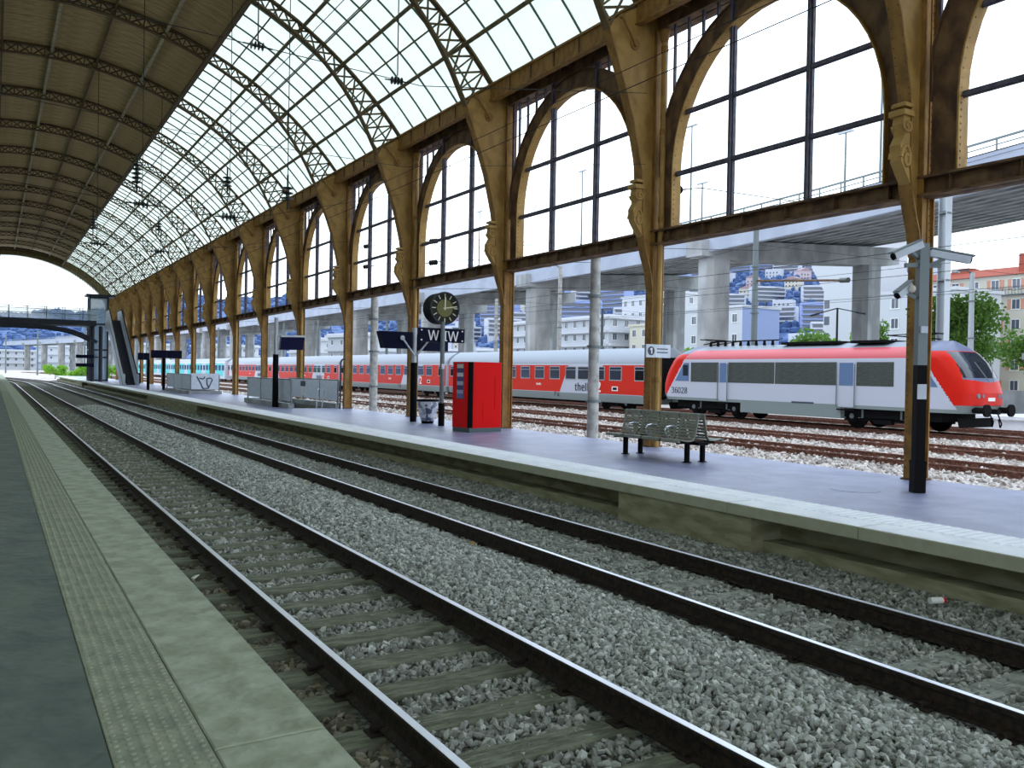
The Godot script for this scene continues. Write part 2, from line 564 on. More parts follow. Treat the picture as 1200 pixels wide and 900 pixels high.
func build_middle_platform() -> void:
	var p := thing("platform", "blue-grey island platform with pale studded edge and recessed wall", "platform", Vector3.ZERO, 0, "", "structure")
	var m := MB.new()
	for q in [[9.33, STAIR[0], -150, 16], [STAIR[1], 13.42, -150, 16], [STAIR[0], STAIR[1], -150, STAIR[2]], [STAIR[0], STAIR[1], STAIR[3], 16]]:
		m.box(q[0], q[1], -0.7, PLAT - 0.002, q[2], q[3])
	obj("asphalt", m, M.asphalt_mid, p)
	m = MB.new()
	m.box(8.9, 9.33, -0.7, PLAT - 0.14, -150, 16)          # back of the recess
	m.box(8.56, 8.9, -0.7, 0.09, -150, 16)                # low plinth
	for q in [[-7.73, -10.45], [-42.6, -58.0], [-104.0, -112.0]]:
		m.box(8.34, 8.95, -0.7, PLAT - 0.14, q[1], q[0])
	obj("platform_wall", m, M.platform_wall, p)
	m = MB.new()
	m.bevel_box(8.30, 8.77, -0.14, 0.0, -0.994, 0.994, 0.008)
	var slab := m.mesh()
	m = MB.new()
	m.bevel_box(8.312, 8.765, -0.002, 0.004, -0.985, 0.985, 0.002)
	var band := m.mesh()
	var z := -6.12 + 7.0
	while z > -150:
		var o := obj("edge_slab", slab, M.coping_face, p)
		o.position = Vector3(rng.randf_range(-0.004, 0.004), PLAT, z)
		obj("white_edge_band", band, M.coping, o).set_meta("label", "pale sheet painting sky light onto the top of the edge slab")  # sky-lit top of the slab painted as a separate pale sheet
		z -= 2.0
	# studded tiles: rows of raised bars
	m = MB.new()
	m.box(-0.275, 0.275, -0.08, 0, -0.297, 0.297)
	for i in 5:
		m.bevel_box(-0.26, 0.26, 0, 0.006, -0.27 + i * 0.12, -0.21 + i * 0.12, 0.003)
	var tile := m.mesh()
	z = -1.0
	while z > -150:
		var o := obj("tactile_tile", tile, M.coping, p)
		o.position = Vector3(9.05, PLAT, z)
		z -= 0.6
	# round covers let into the asphalt
	for q in [Vector3(11.1, PLAT, -8.25)]:
		m = MB.new()
		m.lathe(Transform3D(Basis(), q), PackedVector2Array([Vector2(0.36, -0.01), Vector2(0.36, 0.004), Vector2(0.31, 0.006), Vector2(0.30, 0.002), Vector2(0, 0.002)]), 24)
		tag(obj("manhole_cover", m, M.asphalt_mid), "round manhole cover let into the island platform beside the camera post", "manhole cover")

# ---------------------------------------------------------------- roof
func build_ceiling() -> void:
	var c := thing("ceiling", "curved shed roof of dark boards and pale greenish glass", "roof", Vector3.ZERO, 0, "", "structure")
	var rows := [23.9, 27.3, 31.25, 34.9, 38.5, 42.0, 45.7, 51.7]
	var brow := [-23.9, -14.3, -6.7, 1.1, 8.5, 16.4, 23.9]
	# glass panes: the nearest bays one by one, the rest joined
	var pane: Array[ArrayMesh] = []
	for i in rows.size() - 1:
		var m := MB.new()
		pane_shape(m, rows[i], rows[i + 1], 0.0, 1.1)
		pane.append(m.mesh())
	var rest := MB.new()
	for b in range(-BACK_BAYS, BAYS):
		var z0: float = COL0 - BAY * b
		for i in rows.size() - 1:
			for k in 6:
				var z := z0 - (k + 0.5) * BAY / 6
				if b >= 1 and b <= 7 and b * 42 < 300:
					var o := obj("glass_pane", pane[i], M.roof_glass, c)
					o.position = Vector3(0, 0, z)
				else:
					pane_shape(rest, rows[i], rows[i + 1], z, 1.1)
	var left := MB.new()
	for i in rows.size() - 1:
		for b in range(-BACK_BAYS, BAYS):
			pane_shape(left, -rows[i + 1], -rows[i], COL0 - BAY * (b + 0.5), BAY - 0.02)
	var o := obj("far_glass_panes", rest, M.roof_glass, c)
	o.set_meta("kind", "stuff")
	o = obj("left_glass_panes", left, M.roof_glass, c)
	o.set_meta("kind", "stuff")
	# glazing bars
	var g := MB.new()
	for i in rows.size() - 1:
		for s in 2:
			var a0 := lerpf(rows[i], rows[i + 1], s * 0.5)
			var a1 := lerpf(rows[i], rows[i + 1], s * 0.5 + 0.5)
			var p := arc(a0, ROOF_R - 0.01)
			var q := arc(a1, ROOF_R - 0.01)
			g.bar(Vector3(p.x, p.y, 0), Vector3(q.x, q.y, 0), 0.03, 0.06, Vector3(p.x - ROOF_C.x, p.y - ROOF_C.y, 0))
	var gm := g.mesh()
	for b in range(-BACK_BAYS, BAYS):
		for k in 6:
			var bar := obj("glazing_bar", gm, M.bar_green, c)
			bar.position = Vector3(0, 0, COL0 - BAY * (b + (k + (0.06 if k == 0 else 0.0)) / 6.0))
	# purlins, full length
	for a in [[27.3, 0.05, 0.07, "purlin"], [31.25, 0.11, 0.16, "purlin"], [34.9, 0.05, 0.07, "purlin"], [38.5, 0.11, 0.16, "purlin"], [42.0, 0.05, 0.07, "purlin"], [45.7, 0.11, 0.16, "purlin"],
			[-14.3, 0.07, 0.12, "purlin"], [-6.7, 0.07, 0.12, "rib"], [1.1, 0.11, 0.2, "purlin_pale"], [8.5, 0.07, 0.16, "rib"], [16.4, 0.11, 0.2, "purlin_pale"]]:
		var m := MB.new()
		var p := arc(a[0], ROOF_R - 0.05 - a[2] / 2)
		m.bar(Vector3(p.x, p.y, shed_start), Vector3(p.x, p.y, shed_end), a[1], a[2], Vector3(p.x - ROOF_C.x, p.y - ROOF_C.y, 0))
		obj("purlin", m, M[a[3]], c)
	# boarded cells, boards laid across the shed with uneven joints
	var cells: Array[ArrayMesh] = []
	for v in 3:
		for i in brow.size() - 1:
			var m := MB.new()
			var nb := 30
			for k in nb:
				var z0 := -BAY * k / nb
				var z1 := -BAY * (k + 1) / nb + 0.008
				var dr := rng.randf_range(0.0, 0.012)
				for s in 3:
					var a0: float = lerpf(brow[i], brow[i + 1], s / 3.0)
					var a1: float = lerpf(brow[i], brow[i + 1], (s + 1) / 3.0)
					var p := arc(a0, ROOF_R - dr)
					var q := arc(a1, ROOF_R - dr)
					m.quad(Vector3(p.x, p.y, z0), Vector3(p.x, p.y, z1), Vector3(q.x, q.y, z1), Vector3(q.x, q.y, z0))
			cells.append(m.mesh())
	for b in range(-BACK_BAYS, BAYS):
		for i in brow.size() - 1:
			var bo := obj("board_panel", cells[(posmod(b * 2 + i, 3)) * (brow.size() - 1) + i], M.boards, c)
			bo.position = Vector3(0, 0, COL0 - BAY * b)
	var cover := MB.new()
	for i in 16:
		var p := arc(-24.0 + 48.0 * i / 16, ROOF_R + 0.08)
		var q := arc(-24.0 + 48.0 * (i + 1) / 16, ROOF_R + 0.08)
		cover.quad(Vector3(p.x, p.y, shed_start), Vector3(q.x, q.y, shed_start), Vector3(q.x, q.y, shed_end), Vector3(p.x, p.y, shed_end))
	obj("roof_covering", cover, M.iron_dark, c)
	# lattice girders where boards and glass meet
	for s in [-1.0, 1.0]:
		var t := MB.new()
		var p := arc(GLASS0 * s, ROOF_R - 0.03)
		var q := arc(GLASS0 * s, ROOF_R - 0.62)
		q.x -= 0.12 * s
		for e in [p, q]:
			t.box(e.x - 0.07, e.x + 0.07, e.y - 0.05, e.y + 0.05, shed_end, shed_start)
		var z := shed_start
		while z > shed_end + 0.6:
			t.bar(Vector3(p.x, p.y, z), Vector3(q.x, q.y, z - 0.56), 0.05, 0.03, Vector3.RIGHT)
			t.bar(Vector3(q.x, q.y, z), Vector3(p.x, p.y, z - 0.56), 0.05, 0.03, Vector3.RIGHT)
			z -= 0.5583
		obj("lattice_girder", t, M.rib, c)
	# arched band closing the far end
	var gb := MB.new()
	var outer := PackedVector2Array()
	for i in 49:
		outer.append(arc(-EAVE + 2.0 * EAVE * i / 48, ROOF_R + 0.05))
	for i in 49:
		outer.append(arc(EAVE - 2.0 * EAVE * i / 48, 12.85))
	gb.prism(outer, Transform3D(), shed_end - 0.12, shed_end)
	obj("end_arch", gb, M.purlin, c)
	var fr := MB.new()
	for i in 130:
		var a := arc(-EAVE + 2.0 * EAVE * (i + 0.5) / 130, 12.78)
		fr.box(a.x - 0.05, a.x + 0.05, a.y - 0.12, a.y + 0.1, shed_end - 0.1, shed_end - 0.04)
	obj("end_arch_fringe", fr, M.purlin, c)

func pane_shape(m: MB, a0: float, a1: float, z: float, w: float) -> void:
	var p := arc(a0, ROOF_R + 0.02)
	var q := arc(a1, ROOF_R + 0.02)
	var mid := (p + q) / 2
	var d := (q - p)
	m.obox(Transform3D(Basis(Vector3(d.x, d.y, 0).normalized(), Vector3(-d.y, d.x, 0).normalized(), Vector3(0, 0, 1)), Vector3(mid.x, mid.y, z)), Vector3(d.length() - 0.01, 0.01, w))

func inner_r(deg: float) -> float:
	var t := clampf((absf(deg) - 33.0) / 18.2, 0, 1)
	return 13.34 - 0.76 * pow(t, 1.5)

func rib(detailed: bool) -> Node3D:
	var t := thing("roof_rib", "ochre riveted lattice arch rib spanning under the shed roof", "roof rib", Vector3.ZERO, 0, "arched lattice ribs of the shed roof")
	var n := 48
	var oc := MB.new()
	var ic := MB.new()
	var web := MB.new()
	for i in n:
		var a0 := -EAVE + 2 * EAVE * i / n
		var a1 := -EAVE + 2 * EAVE * (i + 1) / n
		var p := arc(a0, ROOF_R - 0.06)
		var q := arc(a1, ROOF_R - 0.06)
		var pi := arc(a0, inner_r(a0))
		var qi := arc(a1, inner_r(a1))
		var up := Vector3(p.x - ROOF_C.x, p.y - ROOF_C.y, 0)
		oc.bar(Vector3(p.x, p.y, 0), Vector3(q.x, q.y, 0), 0.2, 0.06, up)
		ic.bar(Vector3(pi.x, pi.y, 0), Vector3(qi.x, qi.y, 0), 0.2, 0.06, up)
		var one := detailed and a1 > -8.0
		for k in 3:
			var m := MB.new() if one else web
			if k == 0:
				m.bar(Vector3(p.x, p.y, 0.03), Vector3(qi.x, qi.y, 0.03), 0.02, 0.06, up)
			elif k == 1:
				m.bar(Vector3(pi.x, pi.y, -0.03), Vector3(q.x, q.y, -0.03), 0.02, 0.06, up)
			else:
				m.bar(Vector3(p.x, p.y, 0), Vector3(pi.x, pi.y, 0), 0.03, 0.05, up)
			if one:
				obj("lattice_bar", m, M.rib, t)
	obj("outer_chord", oc, M.rib, t)
	obj("inner_chord", ic, M.rib, t)
	var w := obj("lattice_web", web, M.rib, t)
	w.set_meta("kind", "stuff")
	var f := MB.new()   # foot strut with eye ends
	f.cyl(Vector3(11.9, 10.2, 0.24), Vector3(12.45, 9.75, 0.06), 0.03, 0.03, 8)
	f.cyl(Vector3(11.9, 10.2, 0.18), Vector3(11.9, 10.2, 0.29), 0.05, 0.05, 10)
	f.cyl(Vector3(12.45, 9.75, 0.021), Vector3(12.45, 9.75, 0.05), 0.13, 0.13, 16)
	f.cyl(Vector3(12.45, 9.75, 0.04), Vector3(12.45, 9.75, 0.09), 0.06, 0.06, 12)
	obj("foot_strut", f, M.iron, t)
	return t

func build_ribs() -> void:
	var near := rib(true)
	var far := rib(false)
	var near_used := false
	var far_used := false
	for b in range(-BACK_BAYS, BAYS + 1):
		var at := Vector3(0, 0, COL0 - BAY * b)
		if b >= 1 and b <= 9:
			if near_used:
				copy(near, at, 0)
			else:
				near.position = at
				near_used = true
		else:
			if far_used:
				copy(far, at, 0)
			else:
				far.position = at
				far_used = true

# ---------------------------------------------------------------- iron side wall
func rivets(m: MB, t: Transform3D, count: int, step: Vector3) -> void:   # rivet heads, local +y is outwards
	for i in count:
		m.lathe(t.translated(step * i), PackedVector2Array([Vector2(0.017, 0), Vector2(0.012, 0.009), Vector2(0, 0.011)]), 5)

func column(piped: bool) -> Node3D:
	var t := thing("iron_column", "ochre riveted iron column with scroll bracket and rainwater downpipe in the arcaded wall" if piped else "ochre riveted iron column with scroll bracket and no downpipe in the arcaded wall", "column", Vector3.ZERO, 0, "iron columns with downpipes" if piped else "iron columns without downpipes")
	var m := MB.new()   # shaft: two flanges and a web, x across the wall, y up from the platform
	m.box(-0.17, -0.145, 0, 9.9, -0.115, 0.115)
	m.box(0.145, 0.17, 0, 9.9, -0.115, 0.115)
	m.box(-0.145, 0.145, 0, 9.9, -0.04, 0.04)
	for s in [-1, 1]:
		m.box(-0.145, -0.07, 0, 9.9, s * 0.04, s * 0.06)
		m.box(0.07, 0.145, 0, 9.9, s * 0.04, s * 0.06)
	obj("shaft", m, M.iron, t)
	m = MB.new()
	m.bevel_box(-0.2, 0.2, 0, 0.03, -0.15, 0.15, 0.01)
	obj("base_plate", m, M.iron_dark, t)
	# bracket plate, thickening towards the roof
	var edge := PackedVector2Array([Vector2(-0.17, 3.7), Vector2(-0.23, 4.1), Vector2(-0.36, 4.45), Vector2(-0.47, 4.85), Vector2(-0.52, 5.2), Vector2(-0.50, 5.6), Vector2(-0.50, 6.0), Vector2(-0.56, 6.4), Vector2(-0.68, 6.9), Vector2(-0.83, 7.5), Vector2(-1.04, 8.1), Vector2(-1.24, 8.6), Vector2(-1.42, 9.05), Vector2(-1.58, 9.5)])
	var poly := edge.duplicate()
	poly.append(Vector2(-0.64, 10.1))
	poly.append(Vector2(-0.15, 10.1))
	poly.append(Vector2(-0.15, 3.7))
	m = MB.new()
	m.prism(poly, Transform3D(), -0.02, 0.02)
	obj("bracket_plate", m, M.iron_plate, t)
	m = MB.new()
	for i in edge.size() - 1:
		var p := edge[i]
		var q := edge[i + 1]
		m.bar(Vector3(p.x, p.y, 0), Vector3(q.x, q.y, 0), 0.24, 0.025, Vector3(-1, 0.2, 0))
	obj("bracket_flange", m, M.iron, t)
	# scroll ornament
	m = MB.new()
	var sc := PackedVector3Array()
	for i in 22:
		var a := i * 0.42
		var r := 0.20 * exp(-0.16 * a)
		sc.append(Vector3(-0.60 - cos(a) * r * 0.7, 5.35 + sin(a) * r * 1.25 - 0.1, 0.1))
	m.tube(sc, 0.035, 6)
	for i in sc.size():
		sc[i].z = -0.1
	m.tube(sc, 0.035, 6)
	var sc2 := PackedVector3Array()
	for i in 18:
		var a := i * 0.45
		var r := 0.13 * exp(-0.17 * a)
		sc2.append(Vector3(-0.58 - cos(a) * r, 5.78 - sin(a) * r, 0.1))
	m.tube(sc2, 0.03, 6)
	for i in sc2.size():
		sc2[i].z = -0.1
	m.tube(sc2, 0.03, 6)
	m.bevel_box(-0.74, -0.48, 5.93, 6.03, -0.15, 0.15, 0.02)
	m.bevel_box(-0.70, -0.48, 6.08, 6.15, -0.13, 0.13, 0.02)
	m.prism(PackedVector2Array([Vector2(-0.48, 4.85), Vector2(-0.60, 5.0), Vector2(-0.74, 5.2), Vector2(-0.76, 5.45), Vector2(-0.66, 5.62), Vector2(-0.70, 5.8), Vector2(-0.68, 5.95), Vector2(-0.48, 5.95)]), Transform3D(), -0.1, 0.1)
	obj("scroll", m, M.iron_plate, t)
	# rivet rows on the flanges
	m = MB.new()
	for s in [-0.08, 0.08]:
		rivets(m, Transform3D(Basis(Vector3(0, 1, 0), Vector3(-1, 0, 0), Vector3(0, 0, 1)), Vector3(-0.17, 0.2, s)), 30, Vector3(0, 0.12, 0))
	for xx in [-0.107, 0.107]:
		rivets(m, Transform3D(Basis(Vector3(1, 0, 0), Vector3(0, 0, 1), Vector3(0, -1, 0)), Vector3(xx, 0.2, 0.06)), 82, Vector3(0, 0.12, 0))
	for i in edge.size() - 1:
		for k in 4:
			var p := edge[i].lerp(edge[i + 1], k / 4.0)
			for s in [-0.09, 0.09]:
				m.lathe(Transform3D(Basis(Vector3(0, 1, 0), Vector3(-1, 0, 0), Vector3(0, 0, 1)), Vector3(p.x - 0.012, p.y, s)), PackedVector2Array([Vector2(0.018, 0), Vector2(0, 0.012)]), 5)
	var rv := obj("rivet_rows", m, M.iron_dark, t)
	rv.set_meta("kind", "stuff")
	if piped:
		var dp := Node3D.new()
		dp.name = "downpipe"
		t.add_child(dp)
		dp.position = Vector3(-0.02, 0, 0.24)
		m = MB.new()
		m.tube(PackedVector3Array([Vector3(0, 0.0, -0.06), Vector3(0, 4.3, -0.06), Vector3(-0.05, 4.75, 0.0), Vector3(-0.05, 5.0, 0.03), Vector3(-0.05, 9.3, 0.03)]), 0.068, 10)
		obj("pipe", m, M.iron_plate, dp)
		for q in [[-0.05, 5.2, 0.03], [-0.05, 7.2, 0.03], [-0.05, 9.1, 0.03], [0.0, 1.5, -0.06]]:
			m = MB.new()
			m.cyl(Vector3(q[0], q[1], q[2]), Vector3(q[0], q[1] + 0.12, q[2]), 0.085, 0.085, 10)
			obj("collar", m, M.iron, dp)
		m = MB.new()
		m.cyl(Vector3(-0.05, 9.3, 0.03), Vector3(-0.05, 9.5, 0.03), 0.075, 0.12, 10)
		m.cyl(Vector3(-0.05, 9.5, 0.03), Vector3(-0.05, 9.6, 0.03), 0.12, 0.12, 10)
		obj("hopper", m, M.iron, dp)
	return t

func ell(u: float, a: float, b: float) -> float:
	return b * sqrt(maxf(0.0, 1.0 - u * u / (a * a)))

func bay_meshes() -> Dictionary:
	# all in bay space: z along the wall from the bay's middle, x across the wall, y absolute
	var d := {}
	var base := 5.57
	var spring := 6.8
	var a := 2.69
	var b := 2.95
	var ao := 3.3
	var bo := 3.42
	var top := 10.2
	var T := Transform3D(Basis(Vector3(0, 0, 1), Vector3(0, 1, 0), Vector3(-1, 0, 0)), Vector3.ZERO)   # polygon (u, y)
	var inner := PackedVector2Array([Vector2(-a, base)])
	for i in 25:
		var th := PI - PI * i / 24
		inner.append(Vector2(cos(th) * a, spring + sin(th) * b))
	inner.append(Vector2(a, base))
	var outer := PackedVector2Array([Vector2(3.2, base)])
	for i in 25:
		var th := PI * i / 24
		var u := cos(th) * ao
		var y := spring + sin(th) * bo
		if absf(u) > 3.2:
			u = 3.2 * signf(u)
		outer.append(Vector2(u, y))
	outer.append(Vector2(-3.2, base))
	var ringp := MB.new()
	var k := inner.size()
	# plate between the two outlines, point by point
	for i in k - 1:
		var i0 := inner[i]
		var i1 := inner[i + 1]
		var o0 := outer[k - 1 - i]
		var o1 := outer[k - 2 - i]
		ringp.prism(PackedVector2Array([i0, i1, o1, o0]), T, -0.02, 0.02)
	d.arch_plate = ringp.mesh()
	var fl := MB.new()
	for i in k - 1:
		var p := inner[i]
		var q := inner[i + 1]
		fl.bar(Vector3(0, p.y, p.x), Vector3(0, q.y, q.x), 0.03, 0.26, Vector3.RIGHT)
	d.arch_flange = fl.mesh()
	var fo := MB.new()
	for i in range(1, k - 2):
		var p := outer[i]
		var q := outer[i + 1]
		fo.bar(Vector3(0, p.y, p.x), Vector3(0, q.y, q.x), 0.025, 0.14, Vector3.RIGHT)
	d.outer_flange = fo.mesh()
	var rv := MB.new()
	for i in 60:
		var th := PI * (i + 0.5) / 60
		var p := Vector2(cos(th) * (a - 0.016), spring + sin(th) * (b - 0.016))
		var nn := Vector2(-cos(th) / a, -sin(th) / b).normalized()
		rv.lathe(Transform3D(Basis(Vector3(1, 0, 0), Vector3(0, nn.y, nn.x), Vector3(1, 0, 0).cross(Vector3(0, nn.y, nn.x))), Vector3(-0.07, p.y, p.x)), PackedVector2Array([Vector2(0.02, 0), Vector2(0, 0.012)]), 5)
	for i in 11:
		for s in [-1.0, 1.0]:
			rv.lathe(Transform3D(Basis(Vector3(1, 0, 0), Vector3(0, 0, -s), Vector3(0, s, 0)), Vector3(-0.07, base + 0.08 + i * 0.11, s * (a - 0.016))), PackedVector2Array([Vector2(0.02, 0), Vector2(0, 0.012)]), 5)
	d.rivets = rv.mesh()
	for s in [-1.0, 1.0]:
		var mm := MB.new()
		mm.box(-0.08, 0.08, base, top, s * 1.0 - 0.035, s * 1.0 + 0.035)
		mm.box(-0.03, 0.03, base, top, s * 1.0 - 0.065, s * 1.0 + 0.065)
		d["mullion%d" % int(s)] = mm.mesh()
	for q in [[0, 6.78], [1, 8.11]]:
		var mm := MB.new()
		var h := a * sqrt(maxf(0, 1.0 - pow(maxf(q[1] - spring, 0) / b, 2)))
		mm.box(-0.05, 0.05, q[1] - 0.035, q[1] + 0.035, -h, h)
		mm.box(-0.02, 0.02, q[1] - 0.055, q[1] + 0.055, -h, h)
		d["transom%d" % q[0]] = mm.mesh()
	var bars: Array[ArrayMesh] = []
	for s in [-1.0, 1.0]:
		for u in [1.45, 1.9, 2.35, 2.8, 3.1]:
			var mm := MB.new()
			mm.box(-0.03, 0.03, spring + ell(u, ao, bo), top, s * u - 0.025, s * u + 0.025)
			bars.append(mm.mesh())
	d.bars = bars
	var sb := MB.new()   # heavy sill beam
	sb.box(-0.02, 0.02, 5.23, 5.57, -3.35, 3.35)
	sb.box(-0.19, 0.19, 5.53, 5.57, -3.35, 3.35)
	sb.box(-0.19, 0.19, 5.23, 5.27, -3.35, 3.35)
	for i in 6:
		sb.box(-0.14, 0.14, 5.27, 5.53, -2.8 + i * 1.12 - 0.01, -2.8 + i * 1.12 + 0.01)
	d.sill = sb.mesh()
	var tb := MB.new()
	tb.box(-0.12, 0.12, top, 10.62, -3.35, 3.35)
	d.top = tb.mesh()
	return d

func build_side_wall() -> void:
	var protos := [column(false), column(true)]
	for b in range(-BACK_BAYS, BAYS + 1):
		var at := Vector3(WALL_X, PLAT, COL0 - BAY * b)
		var piped := posmod(b, 2)
		if b <= -BACK_BAYS + 1:
			protos[piped].position = at
		else:
			copy(protos[piped], at, 0)
	var d := bay_meshes()
	for b in range(-BACK_BAYS, BAYS):
		var w := thing("window_%d" % (b + BACK_BAYS + 1), "tall arched iron opening with crossing bars between two columns", "window", Vector3(WALL_X, 0, COL0 - BAY * (b + 0.5)), 0, "arched openings of the side wall", "structure")
		obj("arch_plate", d.arch_plate, M.iron_dark, w)
		obj("arch_flange", d.arch_flange, M.iron_plate, w)
		obj("outer_flange", d.outer_flange, M.iron_dark, w)
		obj("mullion", d["mullion-1"], M.iron_frame, w)
		obj("mullion", d["mullion1"], M.iron_frame, w)
		obj("transom", d["transom0"], M.iron_frame, w)
		obj("transom", d["transom1"], M.iron_frame, w)
		for bm in d.bars:
			obj("spandrel_bar", bm, M.iron_frame, w)
		obj("sill_beam", d.sill, M.iron_dark, w)
		obj("top_beam", d.top, M.iron_dark, w)
		if b >= -1 and b < 5:
			var rr := obj("rivet_rows", d.rivets, M.iron_dark, w)
			rr.set_meta("kind", "stuff")
	# eave girder and gutter
	var e := thing("trim_1", "long riveted iron eave girder under the edge of the glass roof", "girder", Vector3.ZERO, 0, "", "structure")
	var m := MB.new()
	m.box(12.50, 12.53, 10.22, 10.70, shed_end, shed_start)
	m.box(12.44, 12.62, 10.66, 10.72, shed_end, shed_start)
	m.box(12.44, 12.62, 10.20, 10.24, shed_end, shed_start)
	obj("girder", m, M.iron, e)
	m = MB.new()
	m.box(12.53, 13.6, 10.60, 10.68, shed_end, shed_start)
	m.box(13.36, 13.6, 10.2, 10.60, shed_end, shed_start)
	obj("gutter", m, M.iron_dark, e)
	var st := MB.new()
	st.box(-0.03, 0.0, 10.24, 10.66, -0.02, 0.02)
	st.box(0.03, 0.7, 10.36, 10.60, -0.015, 0.015)
	var stm := st.mesh()
	var z := shed_start
	while z > shed_end:
		var o := obj("stiffener", stm, M.iron_dark, e)
		o.position = Vector3(12.5, 0, z)
		z -= BAY / 6
	m = MB.new()
	m.box(-10.9, -8.9, 10.3, 10.72, shed_end, shed_start)
	tag(obj("trim_2", m, M.iron_dark), "iron eave beam along the left wall of the shed", "girder", "", "structure")

# ---------------------------------------------------------------- tracks
const RAIL := [Vector2(-0.07, -0.172), Vector2(0.07, -0.172), Vector2(0.07, -0.16), Vector2(0.012, -0.142), Vector2(0.012, -0.05), Vector2(0.036, -0.038), Vector2(0.036, -0.008), Vector2(0.029, 0), Vector2(-0.029, 0), Vector2(-0.036, -0.008), Vector2(-0.036, -0.038), Vector2(-0.012, -0.05), Vector2(-0.012, -0.142), Vector2(-0.07, -0.16)]

func rail_path(x: float, bend: float, z0: float, z1: float) -> PackedVector3Array:
	var p := PackedVector3Array()
	var z := z0
	while z > maxf(-112.0, z1) + 0.1:
		p.append(Vector3(x, 0, z))
		z -= 3.0 if z > -30 else 10.0
	p.append(Vector3(x, 0, maxf(-112.0, z1)))
	if z1 < -112:
		for i in range(1, 21):
			z = lerpf(-112.0, z1, i / 20.0)
			p.append(Vector3(x - bend * pow(-112.0 - z, 2), 0, z))
	return p

func track(label: String, xc: float, z0: float, z1: float, bend: float, rusty: bool, step: float, half: float, sl_y: float, sl_mat: Material, fine: bool, jitter: float) -> void:
	var t := thing("railway_track", label, "railway track")
	var prof := PackedVector2Array(RAIL)
	for s in [-0.7525, 0.7525]:
		var m := MB.new()
		m.sweep(prof, rail_path(xc + s, bend, z0, z1))
		var r := obj("rail", m, M.rail_rust if rusty else M.rail_side, t)
		m = MB.new()
		m.sweep(PackedVector2Array([Vector2(-0.029, -0.004), Vector2(0.029, -0.004), Vector2(0.027, 0.002), Vector2(-0.027, 0.002)]), rail_path(xc + s, bend, z0, z1))
		var band := obj("running_surface", m, M.rail_top if not rusty else M.rail_rust, r)
		band.set_meta("label", "polished running surface of the rail" if not rusty else "rusty top of the rail")
	var var_m: Array[ArrayMesh] = []
	for v in 4:
		var m := MB.new()
		m.bevel_box(-half, half, -0.16, 0, -0.122, 0.122, 0.012)
		if fine:   # split and worn upper face
			for i in 5:
				var zz := rng.randf_range(-0.09, 0.08)
				var x0 := rng.randf_range(-half, half - 0.4)
				m.bevel_box(x0, x0 + rng.randf_range(0.3, 1.0), -0.01, rng.randf_range(0.002, 0.006), zz, zz + rng.randf_range(0.012, 0.05), 0.002)
		var_m.append(m.mesh())
	var pm := MB.new()
	pm.bevel_box(-0.125, 0.125, 0, 0.016, -0.07, 0.07, 0.005)
	for s in [-0.095, 0.095]:
		pm.cyl(Vector3(s, 0.01, 0), Vector3(s, 0.05, 0), 0.02, 0.016, 6)
		pm.box(s * 0.45 - 0.05, s * 0.45 + 0.05, 0.03, 0.05, -0.03, 0.03)
	var plate := pm.mesh()
	var n := 0
	var z := -1.3
	while z > z1 and n < 300:
		var x := xc
		if z < -112:
			x -= bend * pow(-112.0 - z, 2)
		var o := obj("sleeper", var_m[n % 4], sl_mat, t)
		o.position = Vector3(x + rng.randf_range(-0.03, 0.03), sl_y + rng.randf_range(-0.01, 0.01), z + rng.randf_range(-jitter, jitter))
		o.rotation.y = rng.randf_range(-jitter, jitter) * 0.5
		if fine and n < 36:
			for s in [-0.7525, 0.7525]:
				var b := obj("baseplate", plate, M.baseplate, o)
				b.position = Vector3(s, 0, 0)
		n += 1
		z -= step

func build_tracks() -> void:
	track("railway track with dark timber sleepers beside the near studded platform", 3.02, 6, -260, 0.0016, false, 0.655, 1.3, -0.185, M.wood_sleeper, true, 0.02)
	track("railway track with flush concrete sleepers against the island platform wall", 6.64, 6, -260, 0.0016, false, 0.6, 1.2, -0.19, M.concrete_sleeper, true, 0.01)
	track("rusty yard track next to the island platform's back edge", 22.3, 20, -300, 0.0004, true, 0.9, 1.25, -0.17, M.wood_sleeper, false, 0.02)
	track("rusty empty yard track in the middle of the yard", 27.4, 20, -300, 0.0004, true, 0.9, 1.25, -0.17, M.wood_sleeper, false, 0.02)
	track("yard track under the red and white train", 34.48, 20, -300, 0.0, true, 0.9, 1.25, -0.17, M.wood_sleeper, false, 0.02)
	track("yard track behind the locomotive at the pale platform", 39.3, 20, -300, 0.0, true, 0.9, 1.25, -0.17, M.wood_sleeper, false, 0.02)
	var m := MB.new()
	m.box(41.4, 49, -0.7, 0.55, -24.6, 25)
	m.box(41.2, 41.7, 0.42, 0.58, -24.6, 25)
	tag(obj("platform", m, M.coping), "pale concrete platform beyond the locomotive's nose", "platform", "", "structure")

# ---------------------------------------------------------------- viaduct
func via_y(z: float) -> float:   # underside of the fascia along the near edge
	var t := [[-420.0, 12.0], [-90.0, 12.0], [-68.0, 12.2], [-54.0, 12.42], [-45.0, 12.65], [-34.0, 13.25], [-25.0, 13.85], [10.0, 16.0], [60.0, 18.0]]
	for i in t.size() - 1:
		if z <= t[i + 1][0]:
			return lerpf(t[i][1], t[i + 1][1], clampf((z - t[i][0]) / (t[i + 1][0] - t[i][0]), 0, 1))
	return 18.0

func via_x(z: float) -> float:   # near edge; beyond the town it swings to the left
	return 50.0 if z > -172 else 50.0 - 0.00038 * pow(-172 - z, 2)

